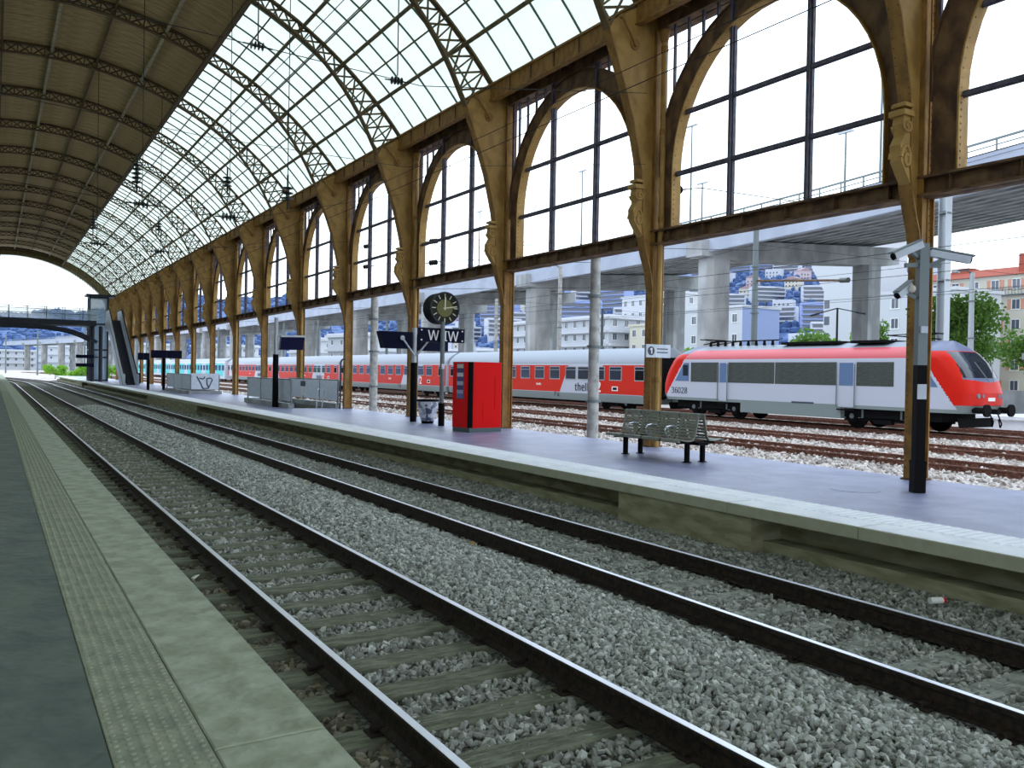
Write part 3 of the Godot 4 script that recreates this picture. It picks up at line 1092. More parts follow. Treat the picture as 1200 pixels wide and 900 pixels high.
func build_viaduct() -> void:
	var t := thing("viaduct", "long concrete road viaduct on twin piers crossing behind the train", "viaduct")
	var zs: Array[float] = []
	var z := 40.0
	while z > -520:
		zs.append(z)
		z -= 9.0
	var deck := MB.new()
	var fas := MB.new()
	var par := MB.new()
	var rail := MB.new()
	for i in zs.size() - 1:
		var z0 := zs[i]
		var z1 := zs[i + 1]
		var p0 := Vector3(via_x(z0), via_y(z0), z0)
		var p1 := Vector3(via_x(z1), via_y(z1), z1)
		var w := Vector3(24.5, 3.1, 0)
		for q in [[fas, 0.0, 0.45, 0.0, 1.0], [par, 0.35, 0.6, 1.0, 2.2]]:
			var b: MB = q[0]
			b.bar(p0 + Vector3((q[1] + q[2]) / 2, (q[3] + q[4]) / 2, 0), p1 + Vector3((q[1] + q[2]) / 2, (q[3] + q[4]) / 2, 0), q[2] - q[1], q[4] - q[3])
			b.bar(p0 + w + Vector3(-(q[1] + q[2]) / 2, (q[3] + q[4]) / 2, 0), p1 + w + Vector3(-(q[1] + q[2]) / 2, (q[3] + q[4]) / 2, 0), q[2] - q[1], q[4] - q[3])
		for s in [0.0, 1.0]:
			rail.bar(p0 + w * s + Vector3(0.45, 2.95, 0), p1 + w * s + Vector3(0.45, 2.95, 0), 0.12, 0.12)
			rail.bar(p0 + w * s + Vector3(0.45, 2.6, 0), p1 + w * s + Vector3(0.45, 2.6, 0), 0.06, 0.06)
			for k in 5:
				var pk: Vector3 = p0.lerp(p1, k / 5.0) + w * s
				rail.bar(pk + Vector3(0.45, 2.2, 0), pk + Vector3(0.45, 2.95, 0), 0.08, 0.08)
		var wd := Vector3(24.5, 2.0, 0)
		deck.quad(p0 + Vector3(0.3, 2.25, 0), p0 + wd + Vector3(-0.3, 2.25, 0), p1 + wd + Vector3(-0.3, 2.25, 0), p1 + Vector3(0.3, 2.25, 0))
		deck.quad(p0 + Vector3(0.3, 1.95, 0), p1 + Vector3(0.3, 1.95, 0), p1 + wd + Vector3(-0.3, 1.95, 0), p0 + wd + Vector3(-0.3, 1.95, 0))
	obj("deck", deck, M.viaduct_dark, t)
	obj("fascia", fas, M.viaduct_pale, t)
	obj("parapet", par, M.viaduct_pale, t)
	obj("railing", rail, M.grey_steel, t)
	# girders under the deck
	for g in 14:
		var m := MB.new()
		for i in zs.size() - 1:
			var f := (g + 0.7) / 14.4
			var off := Vector3(0.2 + 24.1 * f, 1.6 + 1.9 * f, 0)
			m.bar(Vector3(via_x(zs[i]), via_y(zs[i]) - 0.05, zs[i]) + off, Vector3(via_x(zs[i + 1]), via_y(zs[i + 1]) - 0.05, zs[i + 1]) + off, 0.5, 1.2)
		obj("girder", m, M.viaduct, t)
	# piers: two octagonal columns under a deep cap
	z = -52.5 + 27.0 * 2
	while z > -500:
		var x := via_x(z)
		var y := via_y(z)
		var pr := Node3D.new()
		pr.name = "pier"
		t.add_child(pr, true)
		pr.position = Vector3(x, 0, z)
		var m := MB.new()
		m.prism(PackedVector2Array([Vector2(-0.7, y + 0.95), Vector2(25.2, y + 2.6), Vector2(25.2, y + 1.0), Vector2(23.5, y + 0.8), Vector2(3.2, y - 0.5), Vector2(2.0, y - 0.4), Vector2(-0.7, y - 0.35)]), Transform3D(), -0.95, 0.95)
		obj("pier_cap", m, M.viaduct, pr)
		for cx in [1.6, 21.6]:
			m = MB.new()
			var pl := PackedVector2Array([Vector2(-1.3, -0.5), Vector2(-0.9, -0.9), Vector2(0.9, -0.9), Vector2(1.3, -0.5), Vector2(1.3, 0.5), Vector2(0.9, 0.9), Vector2(-0.9, 0.9), Vector2(-1.3, 0.5)])
			m.prism(pl, Transform3D(Basis(Vector3(1, 0, 0), Vector3(0, 0, 1), Vector3(0, -1, 0)), Vector3(cx, y - 0.4 + cx * 0.065, 0)), 0, y + 1.5)
			obj("pier_column", m, M.viaduct, pr)
		z -= 27.0
	# road lamps standing on the viaduct
	var first: Node3D = null
	for q in [[-66.7, 12.8], [-86.0, 12.0], [-47.8, 7.4], [-112.0, 11.0], [-65.0, 6.5], [-44.4, 14.0]]:
		var at := Vector3(62, via_y(q[0]) + 3.25, q[0])
		var h: float = q[1]
		var l := thing("road_lamp", "tall thin road lamp standing up from the viaduct deck", "lamp post", at, 0, "road lamps on the viaduct")
		var m := MB.new()
		m.cyl(Vector3(0, 0, 0), Vector3(0, h, 0), 0.13, 0.07, 8)
		obj("pole", m, M.grey_steel, l)
		m = MB.new()
		m.box(-0.15, 0.15, h, h + 0.14, -0.75, 0.75)
		obj("lamp_head", m, M.pale_steel, l)

# ---------------------------------------------------------------- hills and town
func hill_h(az: float, r: float) -> float:   # degrees from the track direction, metres from the origin
	var ridge := 52.0 + 28.0 * smoothstep(1.0, 13.0, az) + 38.0 * smoothstep(29.0, 38.0, az) - 55.0 * smoothstep(56.5, 60.0, az) + 2.5 * sin(az * 0.9) + 1.5 * sin(az * 2.3 + 1.0)
	var t := smoothstep(lerpf(560.0, 330.0, smoothstep(20.0, 32.0, az)), 1000.0, r)
	return -2.0 + ridge * t + 2.0 * t * sin(az * 0.9 + r * 0.011)

func hill_at(az: float, r: float) -> Vector3:
	var a := deg_to_rad(az)
	return Vector3(sin(a) * r, hill_h(az, r), -cos(a) * r)

func build_hills() -> void:
	var m := MB.new()
	var na := 110
	var nr := 22
	for i in na:
		for j in nr:
			var a0 := -30.0 + 130.0 * i / na
			var a1 := -30.0 + 130.0 * (i + 1) / na
			var r0 := 330.0 + 900.0 * j / nr
			var r1 := 330.0 + 900.0 * (j + 1) / nr
			m.quad(hill_at(a0, r0), hill_at(a1, r0), hill_at(a1, r1), hill_at(a0, r1))
	tag(obj("hill", m, M.hill), "wooded hillside rising behind the town, blue haze painted into its colour", "hill", "", "structure")
	# woods: many tree crowns on the slope
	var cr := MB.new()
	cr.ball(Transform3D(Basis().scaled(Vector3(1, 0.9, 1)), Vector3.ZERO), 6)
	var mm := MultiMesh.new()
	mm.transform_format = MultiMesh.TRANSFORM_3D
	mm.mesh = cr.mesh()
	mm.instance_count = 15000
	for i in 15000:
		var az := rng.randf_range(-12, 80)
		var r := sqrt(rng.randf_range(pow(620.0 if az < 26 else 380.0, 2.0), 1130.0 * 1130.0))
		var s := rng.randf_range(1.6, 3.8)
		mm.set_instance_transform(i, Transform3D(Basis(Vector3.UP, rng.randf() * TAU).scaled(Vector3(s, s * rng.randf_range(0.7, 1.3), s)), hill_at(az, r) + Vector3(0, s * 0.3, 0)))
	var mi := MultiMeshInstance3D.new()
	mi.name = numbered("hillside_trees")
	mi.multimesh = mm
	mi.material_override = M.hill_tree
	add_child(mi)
	tag(mi, "dense woods covering the far hillside, blue haze painted into their colour", "trees", "", "stuff")
	# houses scattered over the slope
	var kinds: Array[Node3D] = []
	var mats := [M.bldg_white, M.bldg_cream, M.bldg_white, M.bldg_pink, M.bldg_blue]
	var labels := ["white terraced apartment block on the wooded hillside", "cream villa with tiled roof on the wooded hillside", "small white flat-roofed house on the wooded hillside", "pink house with tiled roof on the wooded hillside", "pale blue slab block on the wooded hillside"]
	var dims := [Vector3(24, 13, 12), Vector3(12, 7, 9), Vector3(14, 8, 10), Vector3(11, 8, 9), Vector3(30, 17, 11)]
	for k in 5:
		var h := thing("hillside_house", labels[k], "house", Vector3.ZERO, 0, "houses on the hillside")
		var d: Vector3 = dims[k]
		var b := MB.new()
		b.box(-d.x / 2, d.x / 2, -6, d.y, -d.z / 2, d.z / 2)
		if k == 0 or k == 4:
			for f in int(d.y / 3):
				b.box(-d.x / 2, d.x / 2, f * 3.0 + 2.7, f * 3.0 + 3.0, d.z / 2, d.z / 2 + 1.4)
		obj("walls", b, mats[k], h)
		var wn := MB.new()
		for f in int(d.y / 3):
			if k == 0 or k == 4:
				wn.box(-d.x / 2 + 0.8, d.x / 2 - 0.8, f * 3.0 + 0.7, f * 3.0 + 2.4, d.z / 2, d.z / 2 + 0.1)
			else:
				for c in int(d.x / 3):
					wn.box(-d.x / 2 + 1.0 + c * 3.0, -d.x / 2 + 2.2 + c * 3.0, f * 3.0 + 0.8, f * 3.0 + 2.3, d.z / 2, d.z / 2 + 0.1)
		var ww := obj("windows", wn, M.window_dark, h)
		ww.set_meta("kind", "stuff")
		if k == 1 or k == 3:
			var rf := MB.new()
			rf.prism(PackedVector2Array([Vector2(-d.x / 2 - 0.5, d.y), Vector2(d.x / 2 + 0.5, d.y), Vector2(0, d.y + 2.4)]), Transform3D(), -d.z / 2 - 0.4, d.z / 2 + 0.4)
			obj("roof", rf, M.roof_tile_far, h)
		kinds.append(h)
	var used := [false, false, false, false, false]
	var placed: Array[Vector3] = []
	for i in 2400:
		var k: int = [0, 1, 2, 3, 4, 0, 2, 0][rng.randi() % 8]
		var az := rng.randf_range(27, 57)
		var r := rng.randf_range(400, 930)
		var p := hill_at(az, r)
		var free := p.x > 190 or p.z < -560
		for q in placed:
			if q.distance_squared_to(p) < 31.0 * 31.0:
				free = false
		if not free or placed.size() >= 290:
			continue
		placed.append(p)
		var turn := -deg_to_rad(az) + rng.randf_range(-0.7, 0.7)
		if used[k]:
			copy(kinds[k], p, turn)
		else:
			kinds[k].position = p
			kinds[k].rotation.y = turn
			used[k] = true

# a block with a window grid on the sides turned to the tracks; size in x, y, z about its centre
func block(called: String, label: String, at: Vector3, turn: float, size: Vector3, wall: Material, floors: int, cols_front: int, cols_side: int, bands: bool, roof: String, extra := {}) -> Node3D:
	var h := thing(called, label, "building", at, turn)
	var m := MB.new()
	m.box(-size.x / 2, size.x / 2, -1, size.y, -size.z / 2, size.z / 2)
	obj("walls", m, wall, h)
	var fh: float = size.y / floors
	var wb := MB.new()
	wb.box(-0.6, 0.6, 0, 1.5, -0.06, 0.04)
	var pane := wb.mesh()
	var fb := MB.new()
	for q in [[-0.7, -0.6, -0.1, 1.6], [0.6, 0.7, -0.1, 1.6], [-0.7, 0.7, 1.5, 1.6], [-0.8, 0.8, -0.15, 0.0]]:
		fb.box(q[0], q[1], q[2], q[3], -0.06, 0.12)
	fb.box(-0.03, 0.03, 0, 1.5, -0.06, 0.06)
	var frame := fb.mesh()
	var sb := MB.new()
	sb.box(-1.35, -0.72, -0.05, 1.55, 0, 0.07)
	sb.box(0.72, 1.35, -0.05, 1.55, 0, 0.07)
	var shut := sb.mesh()
	for side in 2:
		var n := cols_front if side == 0 else cols_side
		var l: float = size.x if side == 0 else size.z
		for f in floors:
			for c in n:
				var x := -l / 2 + l * (c + 0.5) / n
				var y := f * fh + fh * 0.3
				var p := Vector3(x, y, size.z / 2) if side == 0 else Vector3(-size.x / 2, y, x)
				var o := obj("window", frame, M.white_paint, h)
				o.position = p
				o.rotation.y = 0.0 if side == 0 else -PI / 2
				obj("pane", pane, M.window_dark, o)
				if extra.get("shutters", false) and side == 1 and (c + f) % 3 != 1:
					obj("shutter", shut, M.shutter, o)
	if bands:
		for f in floors:
			var b := MB.new()
			b.box(-size.x / 2 - 0.2, size.x / 2 + 0.2, f * fh + fh * 0.82, f * fh + fh * 1.0, size.z / 2, size.z / 2 + 1.3)
			b.box(-size.x / 2 - 1.3, -size.x / 2, f * fh + fh * 0.82, f * fh + fh * 1.0, -size.z / 2, size.z / 2)
			obj("balcony", b, M.bldg_white, h)
	if roof == "tile":
		var rf := MB.new()
		rf.prism(PackedVector2Array([Vector2(-size.x / 2 - 0.6, size.y), Vector2(size.x / 2 + 0.6, size.y), Vector2(size.x / 2 - 3, size.y + 1.6), Vector2(-size.x / 2 + 3, size.y + 1.6)]), Transform3D(), -size.z / 2 - 0.6, size.z / 2 + 0.6)
		obj("roof", rf, M.roof_tile, h)
	elif roof == "flat":
		var rf := MB.new()
		rf.box(-size.x / 2 - 0.3, size.x / 2 + 0.3, size.y, size.y + 0.5, -size.z / 2 - 0.3, size.z / 2 + 0.3)
		obj("roof_edge", rf, wall, h)
	return h

func build_buildings() -> void:
	# apartment house with red roofs to the right, facade along the yard
	var h := block("apartment_house", "cream apartment house with red tiled roof and shutters beyond the locomotive", Vector3(146, 0, -64), 0, Vector3(16, 19.3, 50), M.bldg_cream, 6, 3, 15, false, "tile", {"shutters": true})
	var m := MB.new()
	for q in [[-7.5, -4.0, -10.0, -7.0, 22.6], [-7.0, -3.5, 12.0, 16.0, 22.4], [-6.0, -3.0, -22.0, -19.0, 21.3]]:
		m.box(q[0], q[1], 19.3, q[4], q[2], q[3])
	obj("roof_dormer", m, M.roof_tile, h)
	m = MB.new()
	m.box(-8.9, -8.0, 16.05, 16.2, -25, 25)
	for i in 99:
		m.box(-8.88, -8.82, 16.2, 17.1, -24.8 + i * 0.5, -24.74 + i * 0.5)
	m.box(-8.9, -8.8, 17.1, 17.2, -25, 25)
	obj("balcony", m, M.grey_steel, h)
	block("low_house", "small white flat-roofed hut at the foot of the cream apartment house", Vector3(72, 0, -33.5), 0, Vector3(6, 4.0, 5), M.bldg_white, 1, 1, 2, false, "flat")
	m = MB.new()
	m.box(64, 64.5, -0.7, 1.6, -40, 10)
	tag(obj("yard_wall", m, M.viaduct), "low grey boundary wall between the yard and the apartment house", "wall")
	block("apartment_block", "long white apartment block with banded balconies behind the coaches", Vector3(130, 0, -182), 0.0, Vector3(14, 16.0, 46), M.bldg_white, 5, 4, 12, true, "flat")
	block("apartment_block", "small white block with square windows standing above the banded block", Vector3(152, 0, -172), 0.0, Vector3(12, 23, 22), M.bldg_white, 7, 4, 7, false, "flat")
	h = block("slab_building", "white slab building with lavender shade painted on its end between the viaduct piers", Vector3(125, 0, -125.5), 0, Vector3(10, 15.4, 22), M.bldg_white, 4, 0, 6, false, "flat")
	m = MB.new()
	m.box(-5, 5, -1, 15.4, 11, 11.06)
	obj("end_wall", m, M.bldg_blue, h)  # lavender sheet paints the shaded end of an otherwise white building
	block("slab_building", "low cream block with square windows left of the white slab building", Vector3(134, 0, -148), 0, Vector3(16, 13.5, 14), M.bldg_cream, 4, 3, 4, false, "flat")
	# big smooth white block with a slanting top
	var t := thing("tower_building", "smooth white tower block with slanting edge behind the viaduct pier", "building", Vector3(128, 0, -94), 0.0)
	m = MB.new()
	m.prism(PackedVector2Array([Vector2(-3.0, -1), Vector2(3.0, -1), Vector2(3.0, 28), Vector2(-6.4, 28), Vector2(-5.6, 21.3), Vector2(-3.0, 17.2)]), Transform3D(Basis(Vector3(0, 0, 1), Vector3(0, 1, 0), Vector3(-1, 0, 0)), Vector3.ZERO), -7, 7)
	obj("walls", m, M.bldg_white, t)
	m = MB.new()
	m.box(-0.05, 0.05, 0, 1.4, -0.5, 0.5)
	var pm := m.mesh()
	for i in 5:
		var w := obj("window", pm, M.window_dark, t)
		w.position = Vector3(-7.0, 3.0 + i * 2.8, -2.3)
	block("apartment_block", "plain white block with few small windows beside the far viaduct pier", Vector3(126, 0, -79.5), 0.0, Vector3(12, 15.6, 13), M.bldg_white, 5, 2, 2, false, "flat")
	# distant blocks at the shed's open end
	for q in [[8, -560, 20, 10, 30], [38, -600, 26, 14, 24], [-25, -640, 30, 12, 20], [70, -480, 22, 14, 18], [95, -420, 24, 13, 20], [120, -350, 22, 15, 20], [110, -270, 22, 14, 24]]:
		block("distant_block", "pale low town block far beyond the shed", Vector3(q[0], 0, q[1]), 0.2, Vector3(q[2], q[3], q[4]), M.bldg_white, 3, 5, 4, true, "flat").set_meta("group", "pale town blocks beyond the shed")

# ---------------------------------------------------------------- trains
# body loft: for every height a plan outline with rounded, raked ends; faces sorted into named parts
func loft_body(length: float, width: float, ys: Array, inset_end: Callable, inset_side: Callable, nose: float, which: Callable, k := 28, ns := 60) -> Dictionary:
	var parts := {}
	var rings: Array[PackedVector3Array] = []
	var count := 0
	for y in ys:
		var e: float = inset_end.call(y)
		var s: float = inset_side.call(y)
		var o := PackedVector3Array()
		var hw := width / 2 - s
		# near side from end 0 to the other end, then round
		for i in ns + 1:
			o.append(Vector3(-hw, y, -(length / 2 - e - nose) + (length - 2 * e - 2 * nose) * i / ns))
		for i in range(1, k):
			var a := PI * i / k
			o.append(Vector3(-hw * (signf(cos(a)) * pow(absf(cos(a)), 0.55)), y, length / 2 - e - nose + nose * pow(sin(a), 0.8)))
		for i in ns + 1:
			o.append(Vector3(hw, y, (length / 2 - e - nose) - (length - 2 * e - 2 * nose) * i / ns))
		for i in range(1, k):
			var a := PI * i / k
			o.append(Vector3(hw * (signf(cos(a)) * pow(absf(cos(a)), 0.55)), y, -(length / 2 - e - nose) - nose * pow(sin(a), 0.8)))
		rings.append(o)
		count = o.size()
	for i in rings.size() - 1:
		for j in count:
			var j2 := (j + 1) % count
			var c := (rings[i][j] + rings[i + 1][j2]) / 2
			var nm: String = which.call(c)
			if not parts.has(nm):
				parts[nm] = MB.new()
			var b: MB = parts[nm]
			b.quad(rings[i][j], rings[i][j2], rings[i + 1][j2], rings[i + 1][j])
	# roof lid
	var top := rings[rings.size() - 1]
	var lid := MB.new()
	var cen := Vector3(0, top[0].y + 0.02, 0)
	for j in count:
		lid.tri(cen, top[j], top[(j + 1) % count])
	parts["lid"] = lid
	return parts

func bogie(wb: float, r: float) -> Node3D:
	var o := Node3D.new()
	o.name = "bogie"
	var m := MB.new()
	for s in [-1.0, 1.0]:
		m.box(s * 1.02 - 0.06, s * 1.02 + 0.06, 0.35, 0.75, -wb / 2 - 0.5, wb / 2 + 0.5)
		m.box(s * 1.02 - 0.12, s * 1.02 + 0.12, 0.25, 0.45, -0.45, 0.45)
		for e in [-1.0, 1.0]:
			m.box(s * 1.08 - 0.1, s * 1.08 + 0.1, 0.3, 0.75, e * wb / 2 - 0.2, e * wb / 2 + 0.2)
			m.cyl(Vector3(s * 1.05, 0.55, e * wb / 4 ), Vector3(s * 1.05, 0.95, e * wb / 4), 0.11, 0.11, 8)
	m.box(-1.0, 1.0, 0.45, 0.8, -0.5, 0.5)
	obj("bogie_frame", m, M.under, o)
	m = MB.new()
	for s in [-1.0, 1.0]:
		for e in [-1.0, 1.0]:
			m.cyl(Vector3(s * 1.15, 0.5, e * wb * 0.32), Vector3(s * 1.15, 0.86, e * wb * 0.32), 0.07, 0.07, 8)
			m.cyl(Vector3(s * 1.19, r, e * wb / 2), Vector3(s * 1.22, r, e * wb / 2), 0.12, 0.12, 10)
			m.bar(Vector3(s * 1.16, 0.62, e * 0.3), Vector3(s * 1.16, 0.5, e * wb * 0.4), 0.04, 0.08)
	obj("suspension", m, M.grey_steel, o)
	for e in [-1.0, 1.0]:
		var w := MB.new()
		for s in [-1.0, 1.0]:
			w.cyl(Vector3(s * 0.72, r, e * wb / 2), Vector3(s * 0.84, r, e * wb / 2), r, r, 20)
			w.cyl(Vector3(s * 0.84, r, e * wb / 2), Vector3(s * 0.88, r, e * wb / 2), r * 0.5, r * 0.45, 12)
		w.cyl(Vector3(-0.75, r, e * wb / 2), Vector3(0.75, r, e * wb / 2), 0.09, 0.09, 8)
		obj("wheelset", w, M.under, o)
	return o

func seq(a: float, b: float, s: float) -> Array:
	var o := []
	var x := a
	while x < b - 1e-4:
		o.append(x)
		x += s
	o.append(b)
	return o

func put(called: String, mat: Material, parent: Node, x0: float, x1: float, y0: float, y1: float, z0: float, z1: float) -> MeshInstance3D:
	var m := MB.new()
	m.box(x0, x1, y0, y1, z0, z1)
	return obj(called, m, mat, parent)

func locomotive() -> void:
	# local z runs along the loco, front at +z; near side at x = -1.475
	var L := 18.45
	var t := thing("locomotive", "red, white and grey electric locomotive with raked cab standing in the yard", "locomotive", Vector3(34.48, 0.004, -28.6))
	var ie := func(y: float) -> float:
		if y < 1.25:
			return lerpf(0.35, 0.0, (y - 0.75) / 0.5)
		if y < 1.75:
			return 0.0
		return 0.30 * (y - 1.75) + 0.27 * pow(maxf(0.0, y - 2.0), 2.0)
	var iside := func(y: float) -> float:
		return 0.0 if y < 3.05 else 1.3 * pow((y - 3.05) / 0.85, 2.6)
	var which := func(c: Vector3) -> String:
		var d: float = L / 2 - absf(c.z)
		if c.y < 1.06:
			return "skirt" if d > 0.75 else "valance"
		var edge := 0.75 + 0.72 * (c.y - 1.3)
		if d < edge:
			if c.y > 2.16 + 0.1 * absf(c.x) and c.y < 3.42 and absf(c.x) < 1.26 - 0.12 * (c.y - 2.2) and d < 1.55:
				return "windscreen" if c.y > 2.36 else "windscreen_base"
			if c.y > 3.45:
				return "cab_roof"
			return "nose_mask" if c.y > 1.22 else "valance"
		if c.y > 3.06 and c.y < 3.14:
			return "waist_line"
		if c.y >= 3.14 and c.y < 3.66:
			return "roof_side"
		if c.y >= 3.66:
			return "roof"
		return "body_side"
	var parts := loft_body(L, 2.95, seq(0.9, 3.9, 0.025), ie, iside, 1.0, which, 72, 300)
	var mats := {"skirt": M.train_skirt, "valance": M.train_skirt, "windscreen": M.cab_glass, "windscreen_base": M.loco_dome, "cab_roof": M.loco_dome, "nose_mask": M.loco_red, "waist_line": M.train_white, "roof_side": M.roof_red, "roof": M.train_roof, "body_side": M.train_white, "lid": M.train_roof}
	for k in parts:
		obj("roof_top" if k == "lid" else k, parts[k], mats[k], t)
	var zl := func(z: float) -> float: return z + 28.6   # yard z to loco z
	var face := -1.475
	# dark louvre panels, doors, side windows on the near side
	for q in [[-35.2, -33.1], [-32.4, -29.3], [-29.25, -25.65], [-24.6, -22.75]]:
		var p := put("louvre_panel", M.loco_grille, t, face - 0.012, face + 0.02, 1.92, 2.98, zl.call(q[0]), zl.call(q[1]))
		var m := MB.new()
		for i in 14:
			m.box(face - 0.022, face - 0.01, 1.96 + i * 0.072, 1.985 + i * 0.072, zl.call(q[0]) + 0.03, zl.call(q[1]) - 0.03)
		var sl := obj("louvre_slats", m, M.loco_grille, p)
		sl.set_meta("kind", "stuff")
	for q in [[-33.05, -32.45], [-25.55, -24.7]]:
		var dr := put("door", M.train_white, t, face - 0.02, face + 0.02, 0.95, 2.98, zl.call(q[0]), zl.call(q[1]))
		put("door_upper", M.loco_blue, dr, face - 0.03, face + 0.02, 1.92, 2.95, zl.call(q[0]) + 0.06, zl.call(q[1]) - 0.06)
		for e in [zl.call(q[0]) - 0.05, zl.call(q[1]) + 0.05]:
			var m := MB.new()
			m.cyl(Vector3(face - 0.07, 0.95, e), Vector3(face - 0.07, 2.9, e), 0.025, 0.025, 6)
			obj("grab_rail", m, M.grey_steel, dr)
		put("step", M.under, dr, face - 0.12, face + 0.02, 0.8, 0.86, zl.call(q[0]), zl.call(q[1]))
	for sgn in [-1.0, 1.0]:
		var m := MB.new()
		m.prism(PackedVector2Array([Vector2(sgn * 6.75, 1.95), Vector2(sgn * 7.85, 1.95), Vector2(sgn * 7.15, 2.96), Vector2(sgn * 6.75, 2.96)]), Transform3D(Basis(Vector3(0, 0, 1), Vector3(0, 1, 0), Vector3(-1, 0, 0)), Vector3(face, 0, 0)), -0.01, 0.015)
		var cw := obj("cab_side_window", m, M.loco_blue, t)
		m = MB.new()
		m.box(face - 0.025, face + 0.01, 2.25, 2.85, sgn * 7.02 - 0.2, sgn * 7.02 + 0.2)
		obj("pane", m, M.cab_glass, cw)
		# lights, plate, wipers on the nose
		for s in [-1.0, 1.0]:
			m = MB.new()
			m.cyl(Vector3(s * 0.82, 1.62, sgn * 8.6), Vector3(s * 0.82, 1.62, sgn * 9.2), 0.1, 0.1, 12)
			m.cyl(Vector3(s * 0.56, 1.62, sgn * 8.8), Vector3(s * 0.56, 1.62, sgn * 9.235), 0.08, 0.08, 12)
			obj("headlamp", m, M.lamp_lens, t)
			m = MB.new()
			m.cyl(Vector3(s * 0.87, 1.05, sgn * 9.0), Vector3(s * 0.87, 1.05, sgn * 9.55), 0.12, 0.12, 12)
			m.cyl(Vector3(s * 0.87, 1.05, sgn * 9.5), Vector3(s * 0.87, 1.05, sgn * 9.6), 0.25, 0.25, 16)
			obj("buffer", m, M.under, t)
			m = MB.new()
			m.bar(Vector3(s * 0.15, 2.2, sgn * 9.22), Vector3(s * 0.6, 3.0, sgn * 8.85), 0.03, 0.03)
			obj("wiper", m, M.grey_steel, t)
		put("number_plate", M.white_paint, t, -0.24, 0.24, 1.42, 1.56, sgn * 9.1, sgn * 9.25)
		m = MB.new()
		m.box(-0.12, 0.12, 0.9, 1.1, sgn * 9.0, sgn * 9.55)
		m.tube(PackedVector3Array([Vector3(-0.3, 1.0, sgn * 9.3), Vector3(-0.3, 0.6, sgn * 9.5), Vector3(-0.28, 0.4, sgn * 9.45), Vector3(-0.25, 0.7, sgn * 9.4)]), 0.03, 6)
		m.tube(PackedVector3Array([Vector3(0.3, 1.0, sgn * 9.3), Vector3(0.3, 0.5, sgn * 9.5), Vector3(0.28, 0.35, sgn * 9.45), Vector3(0.25, 0.7, sgn * 9.4)]), 0.03, 6)
		obj("coupler", m, M.under, t)
		m = MB.new()
		m.prism(PackedVector2Array([Vector2(-1.1, 0.32), Vector2(1.1, 0.32), Vector2(1.25, 0.7), Vector2(-1.25, 0.7)]), Transform3D(), sgn * 8.6 - 0.04, sgn * 8.6 + 0.04)
		obj("snow_plough", m, M.under, t)
		var bg := bogie(3.0, 0.55)
		t.add_child(bg, true)
		bg.position = Vector3(0, 0, sgn * 5.1)
	put("underframe", M.under, t, -1.2, 1.2, 0.5, 0.95, -7.9, 7.9)
	put("equipment_box", M.train_skirt, t, -1.47, -0.9, 0.42, 0.92, -2.9, 3.2)
	# roof gear
	var rg := MB.new()
	for i in 9:
		var z := -6.2 + i * 0.55
		rg.cyl(Vector3(-0.4, 3.88, z), Vector3(-0.4, 4.12, z), 0.09, 0.06, 8)
	rg.bar(Vector3(-0.4, 4.14, -6.2), Vector3(-0.4, 4.14, -1.4), 0.06, 0.06)
	rg.box(-0.7, 0.7, 3.88, 4.0, -1.0, 2.4)
	rg.box(-0.9, 0.9, 3.86, 3.98, 3.2, 5.0)
	obj("roof_insulators", rg, M.under, t)
	for sgn in [-1.0, 1.0]:
		var pn := MB.new()
		for s in [-0.6, 0.6]:
			pn.bar(Vector3(s * 0.6, 4.0, sgn * 6.8), Vector3(s, 4.18, sgn * 4.9), 0.05, 0.05)
			pn.bar(Vector3(s, 4.18, sgn * 4.9), Vector3(s * 0.5, 4.24, sgn * 6.6), 0.04, 0.04)
		pn.bar(Vector3(-0.8, 4.26, sgn * 6.6), Vector3(0.8, 4.26, sgn * 6.6), 0.08, 0.05)
		pn.bar(Vector3(-0.8, 4.26, sgn * 6.3), Vector3(0.8, 4.26, sgn * 6.3), 0.08, 0.05)
		obj("pantograph", pn, M.under, t)
	var tx := lettering("lettering", "36028", 0.34, 0.01, M.print_dark, Transform3D(FACE_TRACK, Vector3(face - 0.012, 1.42, zl.call(-36.1))), t)
	tx.set_meta("label", "grey running number on the white side")
	put("marking_strip", M.print_dark, t, face - 0.012, face, 1.02, 1.1, 0.4, 1.7)

